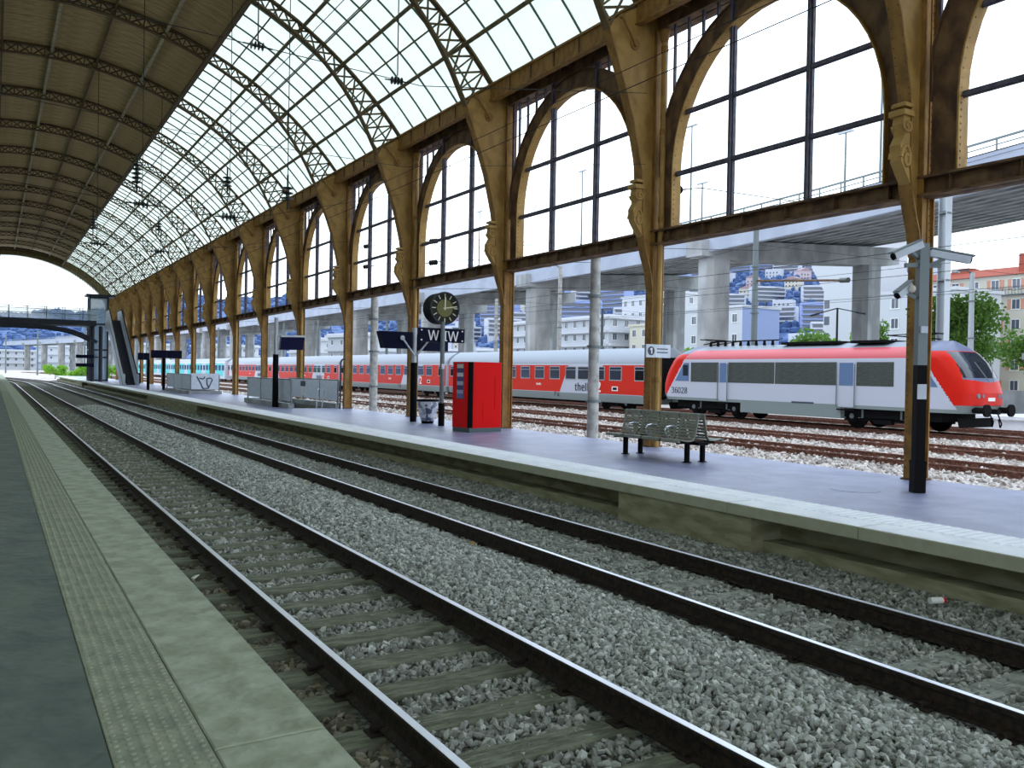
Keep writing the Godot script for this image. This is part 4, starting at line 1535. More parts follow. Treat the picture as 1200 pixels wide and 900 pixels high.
func coach() -> Node3D:
	var L := 26.1
	var t := thing("passenger_coach", "white and red passenger coach coupled behind the locomotive", "train coach", Vector3.ZERO, 0, "red and white coaches behind the locomotive")
	var ie := func(_y: float) -> float: return 0.0
	var iside := func(y: float) -> float:
		if y < 1.1:
			return 0.12 * pow((1.1 - y) / 0.7, 2.0)
		return 0.0 if y < 2.75 else 1.05 * pow((y - 2.75) / 1.15, 2.3)
	var which := func(c: Vector3) -> String:
		if c.y < 0.98:
			return "skirt"
		return "roof" if c.y > 2.92 else "body_side"
	var parts := loft_body(L, 2.9, seq(0.5, 3.9, 0.08), ie, iside, 0.12, which)
	var mats := {"skirt": M.train_skirt, "roof": M.train_roof, "body_side": M.train_white, "lid": M.train_roof}
	for k in parts:
		obj("roof_top" if k == "lid" else k, parts[k], mats[k], t)
	var face := -1.45
	var T := Transform3D(Basis(Vector3(0, 0, 1), Vector3(0, 1, 0), Vector3(-1, 0, 0)), Vector3(face, 0, 0))
	# z from the end next to the locomotive (local +13.05 is that end)
	var red := [[12.95, 12.95, 8.4, 7.5], [4.6, 3.6, -6.0, -6.0], [-6.0, -6.0, -11.0, -10.0], [-12.3, -12.1, -12.95, -12.95]]
	for q in red:
		var m := MB.new()
		m.prism(PackedVector2Array([Vector2(q[0], 2.82), Vector2(q[1], 1.02), Vector2(q[3], 1.02), Vector2(q[2], 2.82)]), T, -0.01, 0.012)
		obj("red_panel", m, M.train_red, t)
	var k := 0
	for z in [12.0, 9.7, 8.0, 6.3, 4.9, 3.0, 1.1, -0.8, -2.7, -4.6, -6.5, -8.4, -10.3, -12.2]:
		var w := 0.55 if k != 0 and k != 13 else 0.4
		var f := put("window", M.pale_steel, t, face - 0.028, face + 0.01, 1.86, 2.74, z - w - 0.06, z + w + 0.06)
		put("pane", M.coach_glass if k != 0 and k != 13 else M.under, f, face - 0.036, face, 1.92, 2.5, z - w, z + w)
		put("upper_pane", M.coach_glass, f, face - 0.036, face, 2.54, 2.69, z - w, z + w)
		k += 1
	for sgn in [-1.0, 1.0]:
		var bg := bogie(2.5, 0.46)
		t.add_child(bg, true)
		bg.position = Vector3(0, 0, sgn * 9.2)
		put("gangway", M.under, t, -0.7, 0.7, 0.9, 3.3, sgn * 13.05, sgn * 13.25)
		var m := MB.new()
		for s in [-1.0, 1.0]:
			m.cyl(Vector3(s * 0.87, 1.05, sgn * 12.9), Vector3(s * 0.87, 1.05, sgn * 13.2), 0.2, 0.2, 12)
		obj("buffer", m, M.under, t)
	put("underframe", M.under, t, -1.0, 1.0, 0.35, 0.75, -7.5, 7.5)
	put("route_plate", M.white_paint, t, face - 0.02, face, 1.22, 1.5, 9.35, 9.95)
	put("route_plate_print", M.under, t, face - 0.026, face, 1.28, 1.44, 9.45, 9.85)
	lettering("lettering", "thello", 0.5, 0.01, M.print_dark, Transform3D(FACE_TRACK, Vector3(face - 0.014, 1.38, 6.35)), t, true)
	lettering("lettering", "2", 0.66, 0.01, M.white_paint, Transform3D(FACE_TRACK, Vector3(face - 0.02, 1.42, 7.98)), t, true)
	lettering("lettering", "thello", 0.16, 0.01, M.white_paint, Transform3D(FACE_TRACK, Vector3(face - 0.02, 1.5, 1.0)), t, true)
	lettering("lettering", "P a.", 0.3, 0.01, M.print_dark, Transform3D(FACE_TRACK, Vector3(face + 0.005, 0.86, 3.3)), t, true)
	return t

func build_trains() -> void:
	locomotive()
	var c := coach()
	c.position = Vector3(34.48, 0.004, -51.6)
	var where := ["coupled to the locomotive", "second behind the locomotive", "third behind the locomotive", "fourth and last red one"]
	for i in 4:
		if i > 0:
			copy(c, Vector3(34.48, 0.004, -51.6 - 26.5 * i), 0, "white and red passenger coach, " + where[i])
	c.set_meta("label", "white and red passenger coach with grey roof, " + where[0])
	# turquoise and white regional railcars further off
	var L := 25.0
	var t := thing("regional_railcar", "white and turquoise regional railcar standing far down the yard", "railcar", Vector3(34.48, 0.004, -158.9), 0, "turquoise railcars down the yard")
	var parts := loft_body(L, 2.85, seq(0.4, 3.9, 0.15), func(_y: float) -> float: return 0.0, func(y: float) -> float: return 0.0 if y < 3.0 else 1.0 * pow((y - 3.0) / 0.9, 2.3), 0.3, func(cc: Vector3) -> String: return "roof" if cc.y > 3.2 else "body_side")
	obj("body_side", parts["body_side"], M.train_white, t)
	obj("roof", parts["roof"], M.train_roof, t)
	obj("roof_top", parts["lid"], M.train_roof, t)
	for z in [-8.5, 0.0, 8.5]:
		put("turquoise_panel", M.turquoise, t, -1.44, -1.4, 0.9, 3.0, z - 2.6, z + 2.6)
	for i in 10:
		put("window", M.coach_glass, t, -1.46, -1.4, 1.8, 2.7, -11.3 + i * 2.5 - 0.8, -11.3 + i * 2.5 + 0.8)
	for sgn in [-1.0, 1.0]:
		var bg := bogie(2.5, 0.46)
		t.add_child(bg, true)
		bg.position = Vector3(0, 0, sgn * 9)
	for i in range(1, 4):
		copy(t, Vector3(34.48, 0.004, -158.9 - 25.4 * i), 0)

# ---------------------------------------------------------------- footbridge, lift and escalator
func build_footbridge() -> void:
	var t := thing("footbridge", "dark steel footbridge with bowed struts and glass sides across the tracks", "footbridge")
	var m := MB.new()
	m.box(-14, 9.2, 6.35, 6.9, -102.4, -98.6)
	obj("deck", m, M.dark_steel, t)
	for z in [-98.8, -102.2]:
		m = MB.new()
		var pts := PackedVector3Array()
		for i in 21:
			var x := lerpf(-5.0, 9.3, i / 20.0)
			var s := (x - 2.15) / 7.15
			pts.append(Vector3(x, 6.3 - 1.75 * s * s * absf(s) * 0.9 - 0.12 * (1.0 if absf(s) < 0.6 else 0.6), z))
		for i in 20:
			m.bar(pts[i], pts[i + 1], 0.22, 0.34)
		obj("bowed_strut", m, M.dark_steel, t)
		for i in 14:
			var x := -13.5 + i * 1.65
			put("glass_panel", M.clear_glass, t, x, x + 1.6, 6.95, 8.1, z - 0.01, z + 0.01)
			put("rail_post", M.dark_steel, t, x - 0.05, x, 6.9, 8.4, z - 0.03, z + 0.03)
		m = MB.new()
		for y in [8.12, 7.5]:
			m.cyl(Vector3(-14, y, z), Vector3(9.2, y, z), 0.03, 0.03, 6)
		obj("handrail", m, M.dark_steel, t)
	for x in [8.95, 9.75]:
		m = MB.new()
		m.cyl(Vector3(x, 0.55, -100.0), Vector3(x, 6.4, -100.0), 0.2, 0.2, 12)
		obj("pier", m, M.dark_steel, t)
	m = MB.new()
	for y in [2.1, 3.0]:
		m.box(7.4, 9.1, y, y + 0.35, -99.9, -99.6)
	obj("notice_box", m, M.navy, t)
	# lift tower
	var l := thing("lift_tower", "glazed steel lift tower standing at the end of the footbridge", "lift tower", Vector3(9.8, 0.55, -103.6))
	m = MB.new()
	for sx in [-0.9, 0.9]:
		for sz in [-0.9, 0.9]:
			m.box(sx - 0.08, sx + 0.08, 0, 9.3, sz - 0.08, sz + 0.08)
	for y in [0.1, 2.6, 3.4, 6.2, 9.1]:
		for s in [-0.9, 0.9]:
			m.box(-0.9, 0.9, y - 0.08, y + 0.08, s - 0.07, s + 0.07)
			m.box(s - 0.07, s + 0.07, y - 0.08, y + 0.08, -0.9, 0.9)
	obj("frame", m, M.dark_steel, l)
	for y in [[0.2, 2.5], [2.7, 3.3], [3.5, 6.1], [6.3, 9.0]]:
		put("glass_pane", M.tower_glass, l, -0.82, 0.82, y[0], y[1], 0.88, 0.9)
		put("glass_pane", M.tower_glass, l, -0.9, -0.88, y[0], y[1], -0.82, 0.82)
		put("glass_pane", M.tower_glass, l, -0.82, 0.82, y[0], y[1], -0.9, -0.88)
	put("roof", M.dark_steel, l, -1.25, 1.6, 9.2, 9.42, -1.3, 1.3)
	put("lift_shaft", M.pale_steel, l, -0.5, 0.5, 0, 3.0, -0.6, 0.3)
	# escalator rising from the island platform to the bridge
	var e := thing("escalator", "grey escalator with glass sides climbing from the island platform to the footbridge", "escalator", Vector3(10.35, 0.55, -80.3))
	m = MB.new()
	m.prism(PackedVector2Array([Vector2(0, 0), Vector2(1.4, 0), Vector2(12.6, 6.2), Vector2(15.5, 6.2), Vector2(15.5, 5.2), Vector2(12.8, 5.2), Vector2(2.6, -0.35), Vector2(0, -0.35)]), Transform3D(Basis(Vector3(0, 0, -1), Vector3(0, 1, 0), Vector3(1, 0, 0)), Vector3.ZERO), -0.62, 0.62)
	obj("truss", m, M.pale_steel, e)
	m = MB.new()
	for i in 38:
		var f := i / 38.0
		m.box(-0.42, 0.42, 0.0 + 6.2 * f, 0.17 + 6.2 * f, -1.4 - 11.2 * f - 0.3, -1.4 - 11.2 * f)
	var st := obj("steps", m, M.dark_steel, e)
	st.set_meta("label", "dark ribbed steps of the escalator")
	for s in [-1.0, 1.0]:
		m = MB.new()
		m.prism(PackedVector2Array([Vector2(-0.3, 0.05), Vector2(1.4, 0.05), Vector2(12.6, 6.25), Vector2(15.5, 6.25), Vector2(15.5, 7.2), Vector2(12.4, 7.2), Vector2(1.2, 1.0), Vector2(-0.3, 1.0)]), Transform3D(Basis(Vector3(0, 0, -1), Vector3(0, 1, 0), Vector3(1, 0, 0)), Vector3(s * 0.55, 0, 0)), -0.02, 0.02)
		obj("balustrade", m, M.panel_white if s > 0 else M.panel_grey, e)
		m = MB.new()
		m.tube(PackedVector3Array([Vector3(s * 0.55, 0.2, 0.4), Vector3(s * 0.55, 0.8, 0.45), Vector3(s * 0.55, 1.05, 0.2), Vector3(s * 0.55, 1.05, -1.2), Vector3(s * 0.55, 7.25, -12.4), Vector3(s * 0.55, 7.25, -15.4)]), 0.06, 8)
		obj("handrail", m, M.black, e)
	put("comb_plate", M.pale_steel, e, -0.55, 0.55, 0, 0.03, -1.3, 0.2)

# ---------------------------------------------------------------- things on the island platform
func build_platform_things() -> void:
	bench()
	kiosk()
	clock()
	camera_post()
	var m := MB.new()
	# bin
	var b := thing("litter_bin", "tapering litter bin with pale printed sides beside the clock post", "bin", Vector3(11.96, PLAT, -24.83))
	m = MB.new()
	m.lathe(Transform3D(), PackedVector2Array([Vector2(0.0, 0.0), Vector2(0.19, 0.0), Vector2(0.21, 0.08)]), 20)
	obj("foot", m, M.black, b)
	m = MB.new()
	m.lathe(Transform3D(), PackedVector2Array([Vector2(0.21, 0.08), Vector2(0.28, 0.3), Vector2(0.355, 0.72), Vector2(0.34, 0.72), Vector2(0.2, 0.1)]), 20)
	obj("bucket", m, mottled(151, [col(206, 210, 222), col(222, 224, 232), col(70, 76, 104)], 0.02, Vector3.ONE * 1.1, 0.5, 0.0, 0.0, 128, [0.4, 0.58, 0.66]), b)
	m = MB.new()
	m.lathe(Transform3D(), PackedVector2Array([Vector2(0.35, 0.70), Vector2(0.38, 0.73), Vector2(0.37, 0.77), Vector2(0.33, 0.76)]), 20)
	obj("rim", m, M.black, b)
	for i in 4:
		m = MB.new()
		m.box(-0.03, 0.03, 0.0, 0.07, -0.01, 0.01)
		var o := obj("print_mark", m, M.print_dark, b)
		o.position = Vector3(-0.14 - 0.022 * i, 0.22 + i * 0.11, 0.25 + 0.022 * i)
		o.rotation.y = -0.5
	# sign post with two boards
	var s := thing("sign_post", "black and grey post carrying two dark display boards on struts", "sign post", Vector3(11.9, PLAT, -25.8))
	m = MB.new()
	m.cyl(Vector3(0, 0, 0), Vector3(0, 1.95, 0), 0.11, 0.11, 14)
	obj("post_foot", m, M.black, s)
	m = MB.new()
	m.cyl(Vector3(0, 1.95, 0), Vector3(0, 3.1, 0), 0.09, 0.09, 14)
	obj("post", m, M.pale_steel, s)
	m = MB.new()
	m.prism(PackedVector2Array([Vector2(-1.25, 2.95), Vector2(-0.12, 2.95), Vector2(-0.12, 2.4), Vector2(-1.1, 2.4)]), Transform3D(), -0.25, 0.1)
	obj("display_board", m, M.navy, s)
	m = MB.new()
	m.box(0.1, 1.2, 2.35, 2.9, -0.25, 0.1)
	obj("display_board", m, M.navy, s)
	for q in [-1.0, 1.0]:
		m = MB.new()
		m.cyl(Vector3(q * 0.05, 2.2, 0.1), Vector3(q * 0.5, 2.75, 0.14), 0.035, 0.035, 8)
		m.cyl(Vector3(q * 0.5, 2.75, 0.08), Vector3(q * 0.5, 2.75, 0.18), 0.08, 0.08, 10)
		obj("strut", m, M.pale_steel, s)
	# tilted screen on a post by the stairs
	s = thing("screen_post", "dark post with tilted navy information screen in front of the stairwell", "screen", Vector3(10.55, PLAT, -37.2))
	m = MB.new()
	m.cyl(Vector3(0, 0, 0), Vector3(0, 2.3, 0), 0.13, 0.12, 14)
	obj("post_foot", m, M.black, s)
	m = MB.new()
	m.cyl(Vector3(0, 2.3, 0), Vector3(0, 3.9, 0), 0.09, 0.09, 14)
	obj("post", m, M.pale_steel, s)
	m = MB.new()
	m.prism(PackedVector2Array([Vector2(0.15, 2.5), Vector2(1.15, 2.52), Vector2(1.25, 3.08), Vector2(0.2, 3.06)]), Transform3D(), -0.12, 0.12)
	obj("screen", m, M.screen_navy, s)
	m = MB.new()
	m.prism(PackedVector2Array([Vector2(0.17, 3.06), Vector2(1.25, 3.08), Vector2(1.25, 3.16), Vector2(0.17, 3.14)]), Transform3D(), -0.16, 0.16)
	obj("screen_hood", m, M.pale_steel, s)
	m = MB.new()
	m.bar(Vector3(0, 2.3, 0), Vector3(0.3, 2.6, 0), 0.06, 0.06)
	obj("strut", m, M.pale_steel, s)
	# far boards
	for q in [["display_panel", "narrow navy display panel hanging beside the escalator foot", 8.85, 9.6, 2.7, 3.2, -66.0, 9.55], ["display_panel", "wide dark twin display panel on posts behind the far stairwell", 9.72, 11.8, 2.85, 3.42, -66.0, 10.6]]:
		var d := thing(q[0], q[1], "display", Vector3(0, PLAT, q[6]))
		put("panel", M.navy, d, q[2], (q[2] + q[3]) / 2 - 0.02, q[4] - PLAT, q[5] - PLAT, -0.15, 0.15)
		put("panel", M.navy, d, (q[2] + q[3]) / 2 + 0.02, q[3], q[4] - PLAT, q[5] - PLAT, -0.15, 0.15)
		m = MB.new()
		m.cyl(Vector3(q[7], 0, 0), Vector3(q[7], q[4] - PLAT + 0.02, 0), 0.1, 0.1, 10)
		obj("post", m, M.black, d)
	stairwell("grey stairwell parapet with handrail and dark stair mouth in front of the screen post", 10.84, 12.9, -43.0, -35.8, true)
	stairwell("grey stairwell parapet with dark scrawl on its pale end beyond the first stairs", 10.58, 12.3, -64.5, -56.0, false)
	# number plate on the second column
	s = thing("platform_plate", "small grey plate with a round platform mark on an iron column", "sign", Vector3(12.98, PLAT + 2.22, -15.35 + 0.42))
	put("plate", M.panel_grey, s, -0.36, 0.36, -0.15, 0.15, -0.015, 0.015)
	m = MB.new()
	m.cyl(Vector3(-0.22, 0, 0.012), Vector3(-0.22, 0, 0.022), 0.1, 0.1, 20)
	obj("mark_disc", m, M.print_dark, s)
	lettering("digit", "1", 0.13, 0.008, M.white_paint, Transform3D(Basis(), Vector3(-0.22, 0, 0.026)), s, true)
	for y in [0.05, -0.03]:
		put("text_line", M.print_dark, s, -0.05, 0.28, y - 0.012, y + 0.012, 0.012, 0.018)
	# hooped cable pipe by column at the stairs
	m = MB.new()
	m.tube(PackedVector3Array([Vector3(12.75, PLAT, -35.1), Vector3(12.75, 2.5, -35.1), Vector3(12.8, 2.65, -35.1), Vector3(12.95, 2.7, -35.1)]), 0.035, 8)
	tag(obj("cable_pipe", m, M.dark_steel), "thin dark cable pipe running up an iron column behind the stairwell", "pipe")

func stairwell(label: String, x0: float, x1: float, z0: float, z1: float, open_front: bool) -> void:
	var s := thing("stairwell_parapet", label, "parapet", Vector3(0, PLAT, 0))
	var m := MB.new()
	m.box(x0 - 0.12, x0 + 0.12, 0, 0.2, z0, z1)
	m.box(x1 - 0.1, x1 + 0.12, 0, 0.2, z0, z1)
	m.box(x0 - 0.12, x1 + 0.12, 0, 0.2, z0 - 0.24, z0)
	if not open_front:
		m.box(x0 - 0.12, x1 + 0.12, 0, 0.2, z1, z1 + 0.24)
	obj("kerb", m, M.viaduct, s)
	var n := int((z1 - z0) / 2.4)
	for i in n:
		var a := lerpf(z0, z1, float(i) / n)
		var b := lerpf(z0, z1, float(i + 1) / n)
		put("side_panel", M.panel_grey, s, x0 - 0.02, x0 + 0.02, 0.3, 1.18, a + 0.04, b - 0.04)
		put("side_panel", M.panel_white, s, x1 - 0.02, x1 + 0.02, 0.3, 1.18, a + 0.04, b - 0.04)
		for x in [x0, x1]:
			put("panel_post", M.grey_steel, s, x - 0.03, x + 0.03, 0.15, 1.2, a - 0.03, a + 0.03)
	for x in [x0, x1]:
		put("panel_post", M.grey_steel, s, x - 0.03, x + 0.03, 0.15, 1.2, z1 - 0.03, z1 + 0.03)
		m = MB.new()
		m.cyl(Vector3(x, 1.22, z0), Vector3(x, 1.22, z1), 0.03, 0.03, 8)
		obj("top_rail", m, M.grey_steel, s)
	put("end_panel", M.panel_grey, s, x0, x1, 0.3, 1.18, z0 - 0.02, z0 + 0.02)
	if open_front:
		# the stair shaft itself, sunk through the platform
		for q in [[STAIR[0] - 0.1, STAIR[0], STAIR[2] - 0.1, STAIR[3] + 0.1], [STAIR[1], STAIR[1] + 0.1, STAIR[2] - 0.1, STAIR[3] + 0.1], [STAIR[0], STAIR[1], STAIR[2] - 0.1, STAIR[2]], [STAIR[0], STAIR[1], STAIR[3], STAIR[3] + 0.1]]:
			put("shaft_wall", M.concrete_sleeper, s, q[0], q[1], -4.2, -0.004, q[2], q[3])
		put("shaft_floor", M.concrete_sleeper, s, STAIR[0], STAIR[1], -4.2, -4.1, STAIR[2], STAIR[3])
		for i in 22:
			put("stair_step", M.concrete_sleeper, s, STAIR[0], STAIR[1], -4.1, -0.17 * (i + 1), STAIR[3] - 0.29 * (i + 1), STAIR[3] - 0.29 * i)
		for q in [0.0, 0.25]:
			m = MB.new()
			m.tube(PackedVector3Array([Vector3(x1 - 0.9 + q, 0.0, z1 - 0.2), Vector3(x1 - 0.65 + q, 0.75, z1 - 0.8), Vector3(x1 - 0.5 + q, 0.8, z1 - 1.1), Vector3(x1 - 0.5 + q, 0.5, z1 - 1.2)]), 0.03, 8)
			obj("handrail", m, M.pale_steel, s)
		# little notice on the far panel
		for i in 3:
			put("notice", M.print_dark if i == 0 else M.white_paint, s, x1 - 0.04, x1 - 0.02, 0.85 - i * 0.22, 1.1 - i * 0.22, z1 - 5.2, z1 - 4.5)
	else:
		put("end_panel", M.panel_white, s, x0, x1, 0.3, 1.3, z1 - 0.02, z1 + 0.02)
		# scrawl in dark blue strokes on the pale end
		var pts := [[0.35, 1.12, 0.62, 0.62], [0.62, 0.62, 0.72, 0.36], [0.72, 0.36, 1.05, 0.36], [1.05, 0.36, 1.3, 0.9], [1.3, 0.9, 1.2, 1.02], [1.2, 1.02, 0.95, 0.98], [0.95, 0.98, 0.98, 0.6], [0.98, 0.6, 1.1, 0.4], [0.5, 1.0, 0.75, 0.95], [0.75, 0.95, 0.85, 1.1]]
		m = MB.new()
		for q in pts:
			m.bar(Vector3(x0 + q[0], q[1], z1 + 0.03), Vector3(x0 + q[2], q[3], z1 + 0.03), 0.07, 0.01, Vector3(0, 0, 1))
		obj("scrawl", m, M.print_dark, s)

func bench() -> void:
	# double bench: four seats on each side, along the platform
	var t := thing("bench", "slatted grey metal double bench of four seats a side on the island platform", "bench", Vector3(11.6, PLAT, -13.15))
	# profile of one shell in (outward, up)
	var prof := [Vector2(0.52, 0.43), Vector2(0.48, 0.45), Vector2(0.30, 0.42), Vector2(0.17, 0.43), Vector2(0.12, 0.48), Vector2(0.07, 0.65), Vector2(0.03, 0.85), Vector2(0.02, 0.93)]
	var W := 0.5
	for side in [-1.0, 1.0]:
		for i in 4:
			var z := (i - 1.5) * 0.57
			var seat := Node3D.new()
			seat.name = "seat"
			t.add_child(seat, true)
			seat.position = Vector3(side * 0.05, 0, z)
			var shell := MB.new()
			for e in [-1.0, 1.0]:   # rolled side edges
				for k in prof.size() - 1:
					var p: Vector2 = prof[k]
					var q: Vector2 = prof[k + 1]
					shell.bar(Vector3(side * p.x, p.y, e * (W / 2 - 0.03)), Vector3(side * q.x, q.y, e * (W / 2 - 0.03)), 0.06, 0.02, Vector3(side, 0.5, 0))
			shell.box(side * 0.49, side * 0.54, 0.40, 0.45, -W / 2, W / 2)
			shell.box(side * 0.0, side * 0.045, 0.88, 0.94, -W / 2, W / 2)
			obj("shell_frame", shell, M.bench, seat)
			# slats across
			var total := 0.0
			for k in prof.size() - 1:
				total += prof[k].distance_to(prof[k + 1])
			var slats := 14
			for sidx in slats:
				var at := total * (sidx + 0.5) / slats
				var k := 0
				while k < prof.size() - 2 and at > prof[k].distance_to(prof[k + 1]):
					at -= prof[k].distance_to(prof[k + 1])
					k += 1
				var p: Vector2 = prof[k].lerp(prof[k + 1], at / prof[k].distance_to(prof[k + 1]))
				var d: Vector2 = (prof[k + 1] - prof[k]).normalized()
				var sm := MB.new()
				sm.bar(Vector3(side * p.x, p.y, -W / 2 + 0.05), Vector3(side * p.x, p.y, W / 2 - 0.05), 0.045, 0.012, Vector3(side * d.y, -d.x, 0))
				obj("slat", sm, M.bench, seat)
		for i in 3:
			var z := (i - 1.0) * 0.57
			var m := MB.new()
			m.tube(PackedVector3Array([Vector3(side * 0.16, 0.66, z), Vector3(side * 0.30, 0.68, z), Vector3(side * 0.42, 0.66, z), Vector3(side * 0.46, 0.60, z), Vector3(side * 0.42, 0.52, z), Vector3(side * 0.34, 0.44, z)]), 0.021, 8)
			obj("armrest", m, M.chrome, t)
	var m := MB.new()
	m.box(-0.12, 0.12, 0.34, 0.40, -1.16, 1.16)
	for z in [-0.95, 0.95]:
		m.box(-0.48, 0.48, 0.36, 0.41, z - 0.03, z + 0.03)
	obj("beam", m, M.black, t)
	for z in [-0.93, 0.93]:
		for x in [-0.2, 0.2]:
			m = MB.new()
			m.cyl(Vector3(x, 0, z), Vector3(x, 0.36, z), 0.055, 0.055, 12)
			m.cyl(Vector3(x, 0, z), Vector3(x, 0.012, z), 0.09, 0.09, 14)
			obj("leg", m, M.black, t)

func kiosk() -> void:
	var t := thing("vending_kiosk", "tall red box kiosk with dark corner strip standing on the island platform", "kiosk", Vector3(11.70, PLAT, -21.06), 0.10)
	var m := MB.new()
	m.bevel_box(-0.535, 0.55, 0.0, 0.13, -0.46, 0.385, 0.01)
	obj("plinth", m, M.kiosk_plinth, t)
	m = MB.new()
	var pl := PackedVector2Array([Vector2(-0.54, -0.47), Vector2(0.55, -0.47), Vector2(0.55, 0.36), Vector2(0.52, 0.39), Vector2(-0.46, 0.39), Vector2(-0.54, 0.32)])
	m.prism(pl, Transform3D(Basis(Vector3(1, 0, 0), Vector3(0, 0, 1), Vector3(0, -1, 0)), Vector3(0, 1.95, 0)), 0, 1.83)
	obj("cabinet", m, M.red, t)
	m = MB.new()
	m.prism(PackedVector2Array([Vector2(-0.545, 0.30), Vector2(-0.545, 0.325), Vector2(-0.462, 0.395), Vector2(-0.43, 0.395), Vector2(-0.43, 0.3)]), Transform3D(Basis(Vector3(1, 0, 0), Vector3(0, 0, 1), Vector3(0, -1, 0)), Vector3(0, 1.945, 0)), 0, 1.82)
	obj("corner_strip", m, M.black, t)
	put("door_groove", M.black, t, 0.30, 0.312, 0.65, 1.55, 0.388, 0.392)
	put("door_panel", M.red, t, -0.38, 0.29, 0.2, 1.88, 0.388, 0.394)
	put("hatch", M.red, t, -0.1, 0.25, 0.28, 0.85, 0.392, 0.402)
	put("side_door", M.red, t, -0.546, -0.535, 0.2, 1.88, -0.43, 0.26)
	# strip of small pictures on the side
	var g := [col(92, 96, 150), col(150, 150, 186), col(56, 48, 104), col(170, 168, 196), col(70, 62, 120), col(196, 190, 200), col(60, 54, 108), col(200, 184, 176)]
	put("picture_strip", M.print_dark, t, -0.552, -0.545, 0.92, 1.9, -0.25, 0.09)
	for i in 8:
		put("picture", plain(g[i], 0.5), t, -0.556, -0.55, 0.94 + i * 0.119, 1.05 + i * 0.119, -0.235, 0.075)

func clock() -> void:
	var t := thing("platform_clock", "large round dark station clock on a grey post beside the red kiosk", "clock", Vector3(11.8, PLAT, -23.53))
	var m := MB.new()
	m.cyl(Vector3(0, 0, 0), Vector3(0, 0.7, 0), 0.1, 0.1, 14)
	obj("post_foot", m, M.black, t)
	m = MB.new()
	m.cyl(Vector3(0, 0.7, 0), Vector3(0, 3.2, 0), 0.07, 0.07, 14)
	obj("post", m, M.grey_steel, t)
	put("sticker", M.panel_white, t, -0.05, 0.05, 1.75, 1.9, 0.06, 0.075)
	var c := Vector3(0.06, 3.62, 0)
	m = MB.new()
	var B := Basis(Vector3(1, 0, 0), Vector3(0, 0, 1), Vector3(0, -1, 0))
	m.lathe(Transform3D(B, c + Vector3(0, 0, -0.62)), PackedVector2Array([Vector2(0, 0), Vector2(0.40, 0.0), Vector2(0.48, 0.06), Vector2(0.49, 0.5), Vector2(0.5, 0.62)]), 40)
	obj("drum", m, M.black, t)
	m = MB.new()
	m.lathe(Transform3D(B, c), PackedVector2Array([Vector2(0.5, 0), Vector2(0.5, 0.03), Vector2(0.455, 0.035), Vector2(0.45, 0.005)]), 40)
	obj("bezel", m, M.dark_steel, t)
	m = MB.new()
	m.lathe(Transform3D(B, c + Vector3(0, 0, -0.01)), PackedVector2Array([Vector2(0.46, 0.0), Vector2(0.46, 0.01), Vector2(0, 0.01)]), 40)
	obj("dial", m, M.dial, t)
	m = MB.new()
	m.lathe(Transform3D(B, c), PackedVector2Array([Vector2(0.27, 0.0), Vector2(0.27, 0.008), Vector2(0, 0.008)]), 32)
	obj("inner_disc", m, M.dial_disc, t)
	for i in 12:
		var a := TAU * i / 12
		m = MB.new()
		m.bar(c + Vector3(sin(a) * 0.31, cos(a) * 0.31, 0.006), c + Vector3(sin(a) * 0.44, cos(a) * 0.44, 0.006), 0.026, 0.008, Vector3(0, 0, 1))
		obj("hour_mark", m, M.dial_mark, t)
	for q in [[0.02, 0.34, 0.045], [1.42, 0.42, 0.035]]:
		m = MB.new()
		m.bar(c - Vector3(sin(q[0]), cos(q[0]), 0) * 0.06 + Vector3(0, 0, 0.018), c + Vector3(sin(q[0]), cos(q[0]), 0) * q[1] + Vector3(0, 0, 0.018), q[2], 0.006, Vector3(0, 0, 1))
		obj("hand", m, M.dial_mark, t)
	# letter board on the same post
	var s := thing("letter_board", "navy letter board with white W marks hanging below the clock", "sign", Vector3(11.83, PLAT + 2.78, -23.67))
	put("board", M.navy, s, -0.77, 0.78, -0.21, 0.21, -0.06, 0.05)
	put("board_edge", M.print_dark, s, -0.79, 0.8, 0.21, 0.225, -0.07, 0.06)
	lettering("letter", "W", 0.31, 0.01, M.white_paint, Transform3D(Basis(), Vector3(-0.30, -0.01, 0.055)), s)
	lettering("letter", "IW", 0.31, 0.01, M.white_paint, Transform3D(Basis(), Vector3(0.30, -0.02, 0.055)), s)
	for q in [[-0.70, 0.15], [-0.70, -0.15], [0.70, 0.15], [0.70, -0.15]]:
		put("bolt_mark", M.white_paint, s, q[0] - 0.025, q[0] + 0.025, q[1] - 0.02, q[1] + 0.02, 0.05, 0.056)

